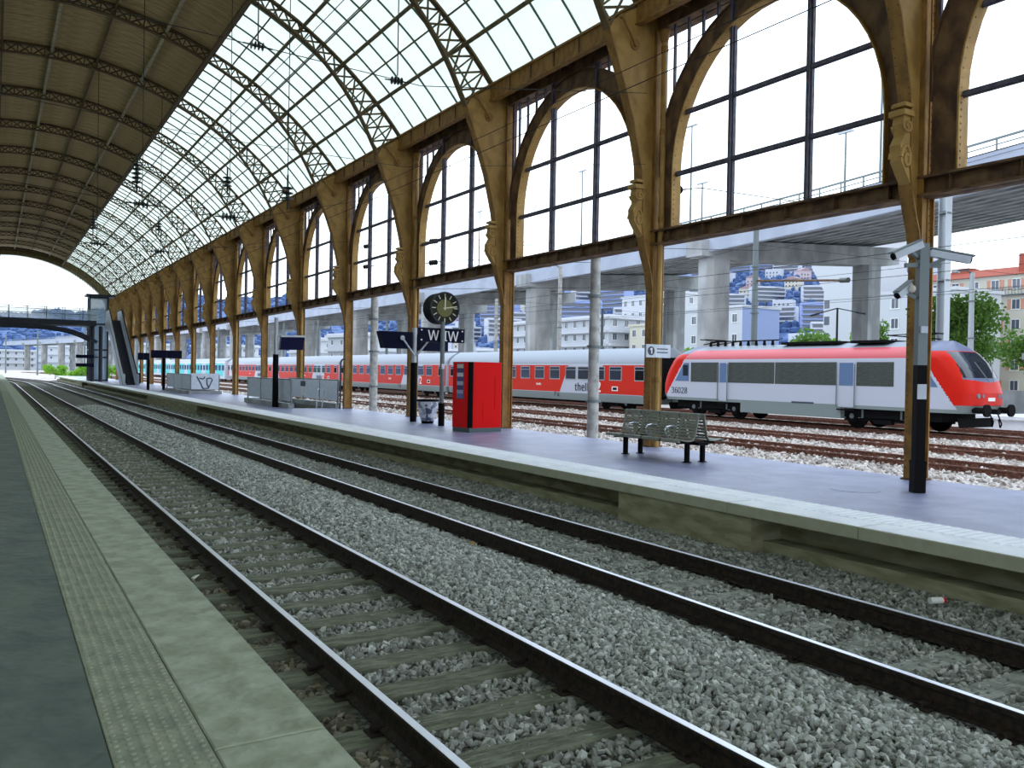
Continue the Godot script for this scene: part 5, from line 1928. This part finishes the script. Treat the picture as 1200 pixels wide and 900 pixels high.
func camera_post() -> void:
	var t := thing("camera_post", "square post, black below and grey above, carrying three surveillance cameras", "camera post", Vector3(11.69, PLAT, -7.63), -0.547)
	put("post_foot", M.black, t, -0.085, 0.085, 0, 0.45, -0.085, 0.085)
	put("lower_post", M.black, t, -0.07, 0.07, 0.45, 1.88, -0.07, 0.07)
	put("collar", M.black, t, -0.09, 0.09, 0.43, 0.47, -0.09, 0.09)
	put("upper_post", M.grey_steel, t, -0.07, 0.07, 1.88, 3.67, -0.07, 0.07)
	put("label_plate", M.panel_grey, t, -0.068, 0.068, 1.38, 1.60, 0.07, 0.076)
	put("junction_box", M.panel_grey, t, -0.05, 0.05, 2.35, 2.45, 0.07, 0.11)
	put("cross_arm", M.grey_steel, t, -0.26, 0.26, 3.32, 3.38, -0.03, 0.03)
	for q in [[Vector3(-0.10, 3.63, 0.08), Vector3(-0.50, 3.45, 0.16), "camera"], [Vector3(0.14, 3.52, 0.04), Vector3(0.62, 3.42, 0.14), "camera"], [Vector3(-0.16, 3.05, -0.06), Vector3(-0.36, 2.90, 0.0), "camera"]]:
		var p: Vector3 = q[0]
		var e: Vector3 = q[1]
		var cm := Node3D.new()
		cm.name = "surveillance_camera"
		t.add_child(cm, true)
		var m := MB.new()
		m.bar(p.lerp(e, -0.1), e, 0.11, 0.1)
		obj("housing", m, M.panel_grey, cm)
		m = MB.new()
		m.bar(p.lerp(e, -0.1) + Vector3(0, 0.07, 0), p.lerp(e, 1.12) + Vector3(0, 0.07, 0), 0.13, 0.02)
		obj("sun_shield", m, M.grey_steel, cm)
		m = MB.new()
		m.cyl(e, e + (e - p).normalized() * 0.02, 0.05, 0.05, 12)
		obj("lens", m, M.black, cm)
		m = MB.new()
		m.bar(p.lerp(e, 0.3) - Vector3(0, 0.05, 0), Vector3(p.x * 0.5, p.y - 0.18, 0), 0.05, 0.05)
		obj("bracket", m, M.grey_steel, cm)
	var m := MB.new()
	m.ball(Transform3D(Basis().scaled(Vector3.ONE * 0.06), Vector3(-0.16, 3.0, 0.02)), 10)
	obj("dome", m, M.bldg_cream, t)

# ---------------------------------------------------------------- overhead line inside the shed
func insulator(at: Vector3, dir: Vector3, n: int, k := 1.0) -> void:
	var t := thing("insulator", "dark ribbed porcelain insulator hanging in the overhead wires", "insulator", at, 0, "ribbed insulators of the overhead line")
	var d := dir.normalized()
	var sdx := d.cross(Vector3(0.3, 0.2, 0.9)).normalized()
	var B := Basis(sdx, d, sdx.cross(d))
	var pr := PackedVector2Array()
	for i in n:
		var y := (i - n / 2.0) * 0.13
		pr.append(Vector2(0.05, y))
		pr.append(Vector2(0.15, y + 0.03))
		pr.append(Vector2(0.14, y + 0.05))
		pr.append(Vector2(0.05, y + 0.07))
	var m := MB.new()
	m.lathe(Transform3D(B, Vector3.ZERO), pr, 12)
	obj("discs", m, M.insulator, t)
	t.scale = Vector3.ONE * k
	m = MB.new()
	m.cyl(-d * (n * 0.065 + 0.25), d * (n * 0.065 + 0.25), 0.025, 0.025, 6)
	obj("rod", m, M.wire, t)

func wire(label: String, pts: PackedVector3Array, r: float, group := "") -> void:
	var m := MB.new()
	m.tube(pts, r, 5)
	tag(obj("overhead_wire", m, M.wire), label, "wire", group)

func build_catenary() -> void:
	for x in [3.02, 6.64]:
		wire("contact wire strung above a platform track", PackedVector3Array([Vector3(x, 5.73, 10), Vector3(x, 5.73, -260)]), 0.006, "contact wires over the platform tracks")
		wire("carrier wire strung above a contact wire", PackedVector3Array([Vector3(x, 5.97, 10), Vector3(x, 5.97, -260)]), 0.005, "carrier wires over the platform tracks")
	# cross spans from column to column with their insulators
	for q in [[-15.35, 7.8, 6.9], [-28.75, 7.2, 6.6], [-42.15, 7.6, 6.7]]:
		var z: float = q[0]
		wire("cross span wire between the side walls under the ribs", PackedVector3Array([Vector3(-10.2, 8.2, z + 0.3), Vector3(3.88, q[1], z + 0.3), Vector3(7.0, q[1] - 0.1, z + 0.3), Vector3(12.6, 8.6, z + 0.3)]), 0.008, "cross span wires in the shed")
		insulator(Vector3(3.88, q[1], z + 0.3), Vector3(1, -0.03, 0), 4, 0.5 if z > -20 else 0.9)
		insulator(Vector3(6.5, q[1] - 0.1, z + 0.3), Vector3(1, 0.05, 0), 4, 0.5 if z > -20 else 0.9)
		wire("thin steady wire drooping between side walls", PackedVector3Array([Vector3(-10.2, 6.9, z + 0.3), Vector3(3.0, 6.1, z + 0.3), Vector3(6.64, 6.1, z + 0.3), Vector3(12.6, 7.0, z + 0.3)]), 0.005, "steady wires in the shed")
		var top := arc(rad_to_deg(asin((3.88 - ROOF_C.x) / 13.3)), 13.3)
		wire("thin dropper rod hanging from a roof rib", PackedVector3Array([Vector3(3.88, top.y, z + 0.3), Vector3(3.88, q[1], z + 0.3)]), 0.012, "dropper rods under the ribs")
		top = arc(rad_to_deg(asin((6.5 - ROOF_C.x) / 13.3)), 13.3)
		wire("thin dropper rod hanging from a roof rib", PackedVector3Array([Vector3(6.5, top.y, z + 0.3), Vector3(6.5, q[1], z + 0.3)]), 0.012, "dropper rods under the ribs")
		if z < -20:
			insulator(Vector3(3.72, q[1] + 0.95, z + 0.3), Vector3(0, 1, 0), 5)
			insulator(Vector3(6.42, q[1] + 1.05, z + 0.3), Vector3(0, 1, 0), 3)
	insulator(Vector3(6.5, 6.8, -22.05), Vector3(0, 1, 0), 3)
	var tp := arc(rad_to_deg(asin((6.5 - ROOF_C.x) / 13.3)), 13.3)
	wire("thin dropper rod hanging from a roof rib", PackedVector3Array([Vector3(6.5, tp.y, -22.05), Vector3(6.5, 6.5, -22.05)]), 0.012, "dropper rods under the ribs")
	# tie wires with small insulators reaching from the columns out through the openings
	for q in [[-15.35, 6.6], [-28.75, 7.0], [-28.75, 6.2], [-35.45, 7.6], [-35.45, 6.7]]:
		var z: float = q[0]
		wire("tie wire running from a column out through the arched opening", PackedVector3Array([Vector3(13.45, q[1], z - 0.3), Vector3(15.2, q[1] + 0.35, z - 0.6), Vector3(24, q[1] + 1.2, z - 3)]), 0.012, "tie wires at the columns")
		insulator(Vector3(14.2, q[1] + 0.14, z - 0.42), Vector3(1, 0.2, -0.17), 4, 0.7)

# ---------------------------------------------------------------- masts in the yard
func mast(label: String, at: Vector3, h: float, r0: float, r1: float, mat: Material, kind: int) -> void:
	var t := thing("mast", label, "mast", at)
	var m := MB.new()
	if kind == 2:   # rolled H section
		m.box(-r0, r0, 0, h, -r0 * 0.9, -r0 * 0.75)
		m.box(-r0, r0, 0, h, r0 * 0.75, r0 * 0.9)
		m.box(-0.02, 0.02, 0, h, -r0 * 0.8, r0 * 0.8)
	else:
		m.cyl(Vector3(0, 0, 0), Vector3(0, h, 0), r0, r1, 14)
	obj("pole", m, mat, t)
	for y in [h * 0.28, h * 0.55, h * 0.8]:
		m = MB.new()
		m.cyl(Vector3(0, y, 0), Vector3(0, y + 0.07, 0), r0 * 1.25, r0 * 1.25, 12)
		obj("band", m, M.grey_steel, t)
	if kind == 1:   # lamp arm
		m = MB.new()
		m.tube(PackedVector3Array([Vector3(0, h - 0.1, 0), Vector3(-0.4, h + 0.1, -0.1), Vector3(-0.9, h + 0.05, -0.3)]), 0.05, 6)
		obj("lamp_arm", m, M.grey_steel, t)
		m = MB.new()
		m.obox(Transform3D(Basis(Vector3(0, 1, 0), 0.3), Vector3(-1.1, h, -0.38)), Vector3(0.7, 0.14, 0.26))
		obj("lamp_head", m, M.pale_steel, t)

func build_masts() -> void:
	mast("round concrete pole at the island platform's back edge near the bench", Vector3(14.65, -0.19, -19.6), 5.75, 0.17, 0.14, M.concrete_pole, 0)
	mast("round concrete pole at the island platform's back edge behind the sign post", Vector3(14.87, -0.19, -36.6), 5.9, 0.19, 0.17, M.concrete_pole, 0)
	mast("grey steel yard mast with lamp rising behind the locomotive's roof", Vector3(41, -0.19, -38.1), 11.7, 0.22, 0.17, M.grey_steel, 1)
	mast("tall pale steel mast behind the camera post", Vector3(40.85, -0.19, -25.5), 13.5, 0.24, 0.24, M.pale_steel, 2)
	mast("grey lamp mast standing at the yard wall beyond the locomotive's nose", Vector3(52, -0.19, -30.6), 9.2, 0.2, 0.14, M.pale_steel, 1)
	mast("slim pale mast with lamp behind the first coach", Vector3(41, -0.19, -59.8), 11.5, 0.2, 0.16, M.concrete_pole, 1)
	mast("slim pale mast behind the red kiosk", Vector3(44, -0.19, -75.6), 10.0, 0.22, 0.18, M.concrete_pole, 0)
	for q in [[60, -78.8, 10.0], [60, -68.1, 9.8], [41, -122.7, 9.8], [41, -188, 11.0], [44, -95, 9.5], [44, -104, 9.0], [41, -140, 10.0], [44, -160, 10.0], [20, -150, 10.5], [18, -190, 10.5], [9, -230, 10.5], [30, -210, 10.5], [3, -270, 10.5], [24, -260, 10.5], [14, -170, 10.5], [-4, -240, 10.5]]:
		mast("thin overhead-line mast far off in the yard", Vector3(q[0], -0.19, q[1]), q[2], 0.2, 0.15, M.grey_steel, 0)
		get_child(get_child_count() - 1).set_meta("group", "thin masts far off in the yard")
	# double-armed street lamp
	var t := thing("street_lamp", "dark street lamp with two arms before the white tower block", "lamp post", Vector3(60, -0.19, -46.7))
	var m := MB.new()
	m.cyl(Vector3(0, 0, 0), Vector3(0, 8.3, 0), 0.12, 0.08, 8)
	obj("pole", m, M.dark_steel, t)
	for s in [-1.0, 1.0]:
		m = MB.new()
		m.bar(Vector3(0, 8.3, 0), Vector3(s * 0.5, 7.9, s * 1.6), 0.08, 0.08)
		m.bar(Vector3(s * 0.45, 7.9, s * 1.5), Vector3(s * 0.6, 7.75, s * 2.2), 0.25, 0.12)
		obj("lamp_arm", m, M.dark_steel, t)
	# cantilever arm of the mast behind the locomotive
	t = thing("cantilever_arm", "long horizontal cantilever arm with end insulator above the locomotive", "cantilever", Vector3(41, 8.3, -37.9))
	m = MB.new()
	m.cyl(Vector3(0, 0, 0), Vector3(-3.0, -0.9, 8.5), 0.07, 0.06, 8)
	obj("arm", m, M.iron_dark, t)
	m = MB.new()
	m.cyl(Vector3(-3.0, -0.9, 8.5), Vector3(-3.2, -0.95, 9.1), 0.14, 0.14, 10)
	obj("end_insulator", m, M.insulator, t)
	# yard wires
	for q in [[22.3, 5.9], [27.4, 5.9], [34.48, 6.0], [34.48, 7.2], [39.3, 6.4]]:
		wire("overhead wire strung along the open yard", PackedVector3Array([Vector3(q[0], q[1], 30), Vector3(q[0], q[1], -300)]), 0.010, "overhead wires along the yard")
	for q in [[-25.4, 10.8, 9.6], [-38.1, 10.6, 9.0], [-59.8, 10.5, 9.2], [-75.6, 9.8, 9.0]]:
		wire("overhead wire slung across the open yard", PackedVector3Array([Vector3(14.6, q[2] - 3.0, q[0]), Vector3(28, q[2] - 2.0, q[0]), Vector3(41, q[1], q[0]), Vector3(60, q[1] - 1.0, q[0] + 6)]), 0.011, "overhead wires across the yard")

# ---------------------------------------------------------------- trees
func tree(called: String, label: String, at: Vector3, h: float, crown: Vector3, crown_y: float, n: int, leaf: float, mat: Material, blobs: int) -> void:
	var t := thing(called, label, "tree", at)
	var m := MB.new()
	m.cyl(Vector3(0, 0, 0), Vector3(0.1, crown_y, 0.1), 0.22 * h / 8, 0.12 * h / 8, 8)
	var cs: Array[Vector3] = []
	for i in blobs:
		var d := Vector3(rng.randf_range(-1, 1), rng.randf_range(-0.9, 1), rng.randf_range(-1, 1))
		d = d.limit_length(0.85)
		cs.append(Vector3(0, crown_y, 0) + d * crown)
		m.cyl(Vector3(0.1, crown_y * 0.75, 0.1), cs[i], 0.07 * h / 8, 0.02, 5)
	obj("trunk", m, M.trunk, t)
	var lf := MB.new()   # one leaf, folded along its rib
	lf.tri(Vector3(-0.5, 0, 0), Vector3(0, 0.12, -0.35), Vector3(0.5, 0, 0))
	lf.tri(Vector3(-0.5, 0, 0), Vector3(0.5, 0, 0), Vector3(0, 0.12, 0.35))
	var mm := MultiMesh.new()
	mm.transform_format = MultiMesh.TRANSFORM_3D
	mm.mesh = lf.mesh()
	mm.instance_count = n
	for i in n:
		var c := cs[rng.randi() % cs.size()]
		var d := Vector3(rng.randfn(), rng.randfn(), rng.randfn()).limit_length(2.0) * crown * 0.24
		var b := Basis.from_euler(Vector3(rng.randf() * TAU, rng.randf() * TAU, rng.randf() * TAU)).scaled(Vector3.ONE * leaf * rng.randf_range(0.7, 1.3))
		mm.set_instance_transform(i, Transform3D(b, c + d))
	var mi := MultiMeshInstance3D.new()
	mi.name = "foliage"
	mi.multimesh = mm
	mi.material_override = mat
	mi.set_meta("kind", "stuff")
	t.add_child(mi)

func build_trees() -> void:
	tree("plane_tree", "leafy green tree in front of the cream apartment house", Vector3(70, -0.7, -43.0), 10, Vector3(3.0, 3.0, 3.6), 7.3, 7000, 0.36, M.leaf, 22)
	tree("plane_tree", "thin-leaved tree beside the grey lamp mast at the apartment house", Vector3(78, -0.7, -40.6), 8, Vector3(2.2, 2.2, 2.6), 5.6, 2200, 0.34, M.leaf, 12)
	tree("street_tree", "round green tree before the white slab building", Vector3(92, -0.7, -76), 8, Vector3(3, 3, 3), 6.0, 3000, 0.5, M.leaf, 14)
	tree("street_tree", "olive green tree left of the white tower block", Vector3(96, -0.7, -72), 8, Vector3(2.6, 2.8, 2.6), 6.2, 2500, 0.5, M.leaf_pale, 12)
	tree("street_tree", "broad green tree beside the near viaduct pier", Vector3(79, -0.7, -88.3), 6.5, Vector3(4, 2.2, 4), 4.6, 3500, 0.45, M.leaf_pale, 16)
	tree("street_tree", "small dark tree before the plain white block", Vector3(78, -0.7, -56.5), 8, Vector3(1.8, 2.6, 1.8), 6.2, 1500, 0.4, M.leaf, 10)
	for q in [[16.2, -150, 1.6], [12.5, -158, 1.4], [9.4, -170, 1.4]]:
		tree("shrub", "bright green shrub at the open end of the shed", Vector3(q[0], -0.2, q[1]), 2.5, Vector3(1.7, 1.1, 1.7), q[2], 1500, 0.34, M.leaf_pale, 10)
		get_child(get_child_count() - 1).set_meta("group", "bright shrubs beyond the shed")

# ---------------------------------------------------------------- ballast stones
func stone(sd: int) -> ArrayMesh:
	var r := RandomNumberGenerator.new()
	r.seed = sd
	var p: Array[Vector3] = []
	var g := (1.0 + sqrt(5.0)) / 2.0
	for q in [[-1, g, 0], [1, g, 0], [-1, -g, 0], [1, -g, 0], [0, -1, g], [0, 1, g], [0, -1, -g], [0, 1, -g], [g, 0, -1], [g, 0, 1], [-g, 0, -1], [-g, 0, 1]]:
		p.append(Vector3(q[0], q[1] * 0.7, q[2]).normalized() * r.randf_range(0.34, 0.66) * Vector3(1.35, 0.6, 0.95))
	var f := [[0, 11, 5], [0, 5, 1], [0, 1, 7], [0, 7, 10], [0, 10, 11], [1, 5, 9], [5, 11, 4], [11, 10, 2], [10, 7, 6], [7, 1, 8], [3, 9, 4], [3, 4, 2], [3, 2, 6], [3, 6, 8], [3, 8, 9], [4, 9, 5], [2, 4, 11], [6, 2, 10], [8, 6, 7], [9, 8, 1]]
	var m := MB.new()
	for t in f:
		m.tri(p[t[0]], p[t[1]], p[t[2]])
	return m.mesh()

func scatter(called: String, label: String, ms: ArrayMesh, mat: Material, boxes: Array, sd: int, tint: Array) -> void:
	# boxes: [x0, x1, z0, z1, per square metre, size, height function name]
	var r := RandomNumberGenerator.new()
	r.seed = sd
	var xf: Array[Transform3D] = []
	for q in boxes:
		var n := int(absf((q[1] - q[0]) * (q[3] - q[2])) * q[4])
		for i in n:
			var x := r.randf_range(q[0], q[1])
			var z := r.randf_range(q[2], q[3])
			var s: float = q[5] * r.randf_range(0.65, 1.25)
			var y := (bed(x) if x < 9 else -0.19) + s * r.randf_range(-0.1, 0.45)
			if called == "ballast_stones" and x < 7.45:
				var near_rail := minf(minf(absf(x - 2.27), absf(x - 3.77)), minf(absf(x - 5.89), absf(x - 7.39)))
				if near_rail < 0.075:
					continue
			xf.append(Transform3D(Basis.from_euler(Vector3(r.randf() * TAU, r.randf() * TAU, r.randf() * TAU)).scaled(Vector3.ONE * s), Vector3(x, y, z)))
	var mm := MultiMesh.new()
	mm.transform_format = MultiMesh.TRANSFORM_3D
	mm.use_colors = true
	mm.mesh = ms
	mm.instance_count = xf.size()
	for i in xf.size():
		mm.set_instance_transform(i, xf[i])
		var c: Color = tint[r.randi() % tint.size()]
		var k := r.randf_range(0.6, 1.45)
		mm.set_instance_color(i, Color(c.r * k, c.g * k, c.b * k))
	var mi := MultiMeshInstance3D.new()
	mi.name = numbered(called)
	mi.multimesh = mm
	mi.material_override = mat
	add_child(mi)
	tag(mi, label, "stones", "", "stuff")

func build_ballast() -> void:
	var m := plain(Color.WHITE, 0.9)
	m.vertex_color_use_as_albedo = true
	var grey := [Color(0.22, 0.235, 0.205), Color(0.27, 0.285, 0.255), Color(0.18, 0.19, 0.165), Color(0.33, 0.34, 0.315)]
	var brown := [Color(0.14, 0.125, 0.08), Color(0.19, 0.175, 0.12), Color(0.12, 0.11, 0.08), Color(0.24, 0.23, 0.18)]
	var pale := [Color(0.5, 0.46, 0.44), Color(0.6, 0.56, 0.54), Color(0.42, 0.36, 0.33)]
	var a := []
	var b := []
	var c := []
	for q in [[1.0, -11.0, 760.0, 0.058], [-11.0, -26.0, 400.0, 0.07], [-26.0, -55.0, 150.0, 0.09]]:
		a.append([2.35, 3.7, q[1], q[0], q[2] * 0.75, q[3]])
		a.append([5.95, 7.32, q[1], q[0], q[2], q[3]])
		a.append([7.46, 8.56, q[1], q[0], q[2] * 1.2, q[3]])
		b.append([3.84, 5.82, q[1], q[0], q[2] * 1.3, q[3]])
		c.append([1.26, 2.2, q[1], q[0], q[2] * 0.8, q[3]])
	scatter("ballast_stones", "broken grey ballast stones lying between the rails", stone(5), m, a, 501, grey)
	scatter("ballast_stones", "heaped pale grey ballast stones between the two platform tracks", stone(9), m, b, 502, [Color(0.30, 0.32, 0.29), Color(0.36, 0.38, 0.35), Color(0.25, 0.265, 0.24), Color(0.43, 0.445, 0.42)])
	scatter("ballast_stones", "brown grimy ballast stones under the near platform's edge", stone(14), m, c, 503, brown)
	scatter("yard_stones", "pale pinkish stones scattered over the open yard", stone(21), m, [[13.6, 33.0, -45.0, 0.0, 26.0, 0.11], [13.6, 33.0, -90.0, -45.0, 9.0, 0.15]], 504, pale)

func build_litter() -> void:
	var t := thing("drink_can", "white can with red end lying on the stones by the platform wall", "can", Vector3(8.12, -0.03, -5.05), -0.35)
	var m := MB.new()
	m.cyl(Vector3(-0.09, 0.03, 0), Vector3(0.05, 0.03, 0), 0.033, 0.033, 14)
	obj("body", m, M.paper, t)
	m = MB.new()
	m.cyl(Vector3(0.05, 0.03, 0), Vector3(0.08, 0.03, 0), 0.033, 0.026, 14)
	obj("end", m, M.red, t)
	var r := RandomNumberGenerator.new()
	r.seed = 77
	for i in 56:
		var left := i < 40
		var x: float = r.randf_range(1.45, 2.15) if left else ([4.0, 5.75, 5.6, 7.7][i % 4] + r.randf_range(-0.1, 0.1))
		var z := -r.randf_range(3.0, 30.0)
		var s := r.randf_range(0.03, 0.09)
		m = MB.new()
		var pts: Array[Vector3] = []
		for k in 7:
			var a := TAU * k / 7
			pts.append(Vector3(cos(a) * s * r.randf_range(0.6, 1.1), r.randf_range(0, 0.05), sin(a) * s * r.randf_range(0.4, 1.0)))
		var top := Vector3(0, r.randf_range(0.03, 0.07), 0)
		for k in 7:
			m.tri(top, pts[(k + 1) % 7], pts[k])
			m.tri(top - Vector3(0, 0.012, 0), pts[k], pts[(k + 1) % 7])
		var paper := r.randf() < 0.5
		var o := obj("litter_scrap", m, M.paper if paper else M.litter_tan)
		o.position = Vector3(x, bed(x) + 0.03, z)
		tag(o, ("crumpled white paper scrap" if paper else "tan leafy scrap") + (" under the near platform's edge" if left else " lying among the track stones"), "litter", "litter along the tracks")
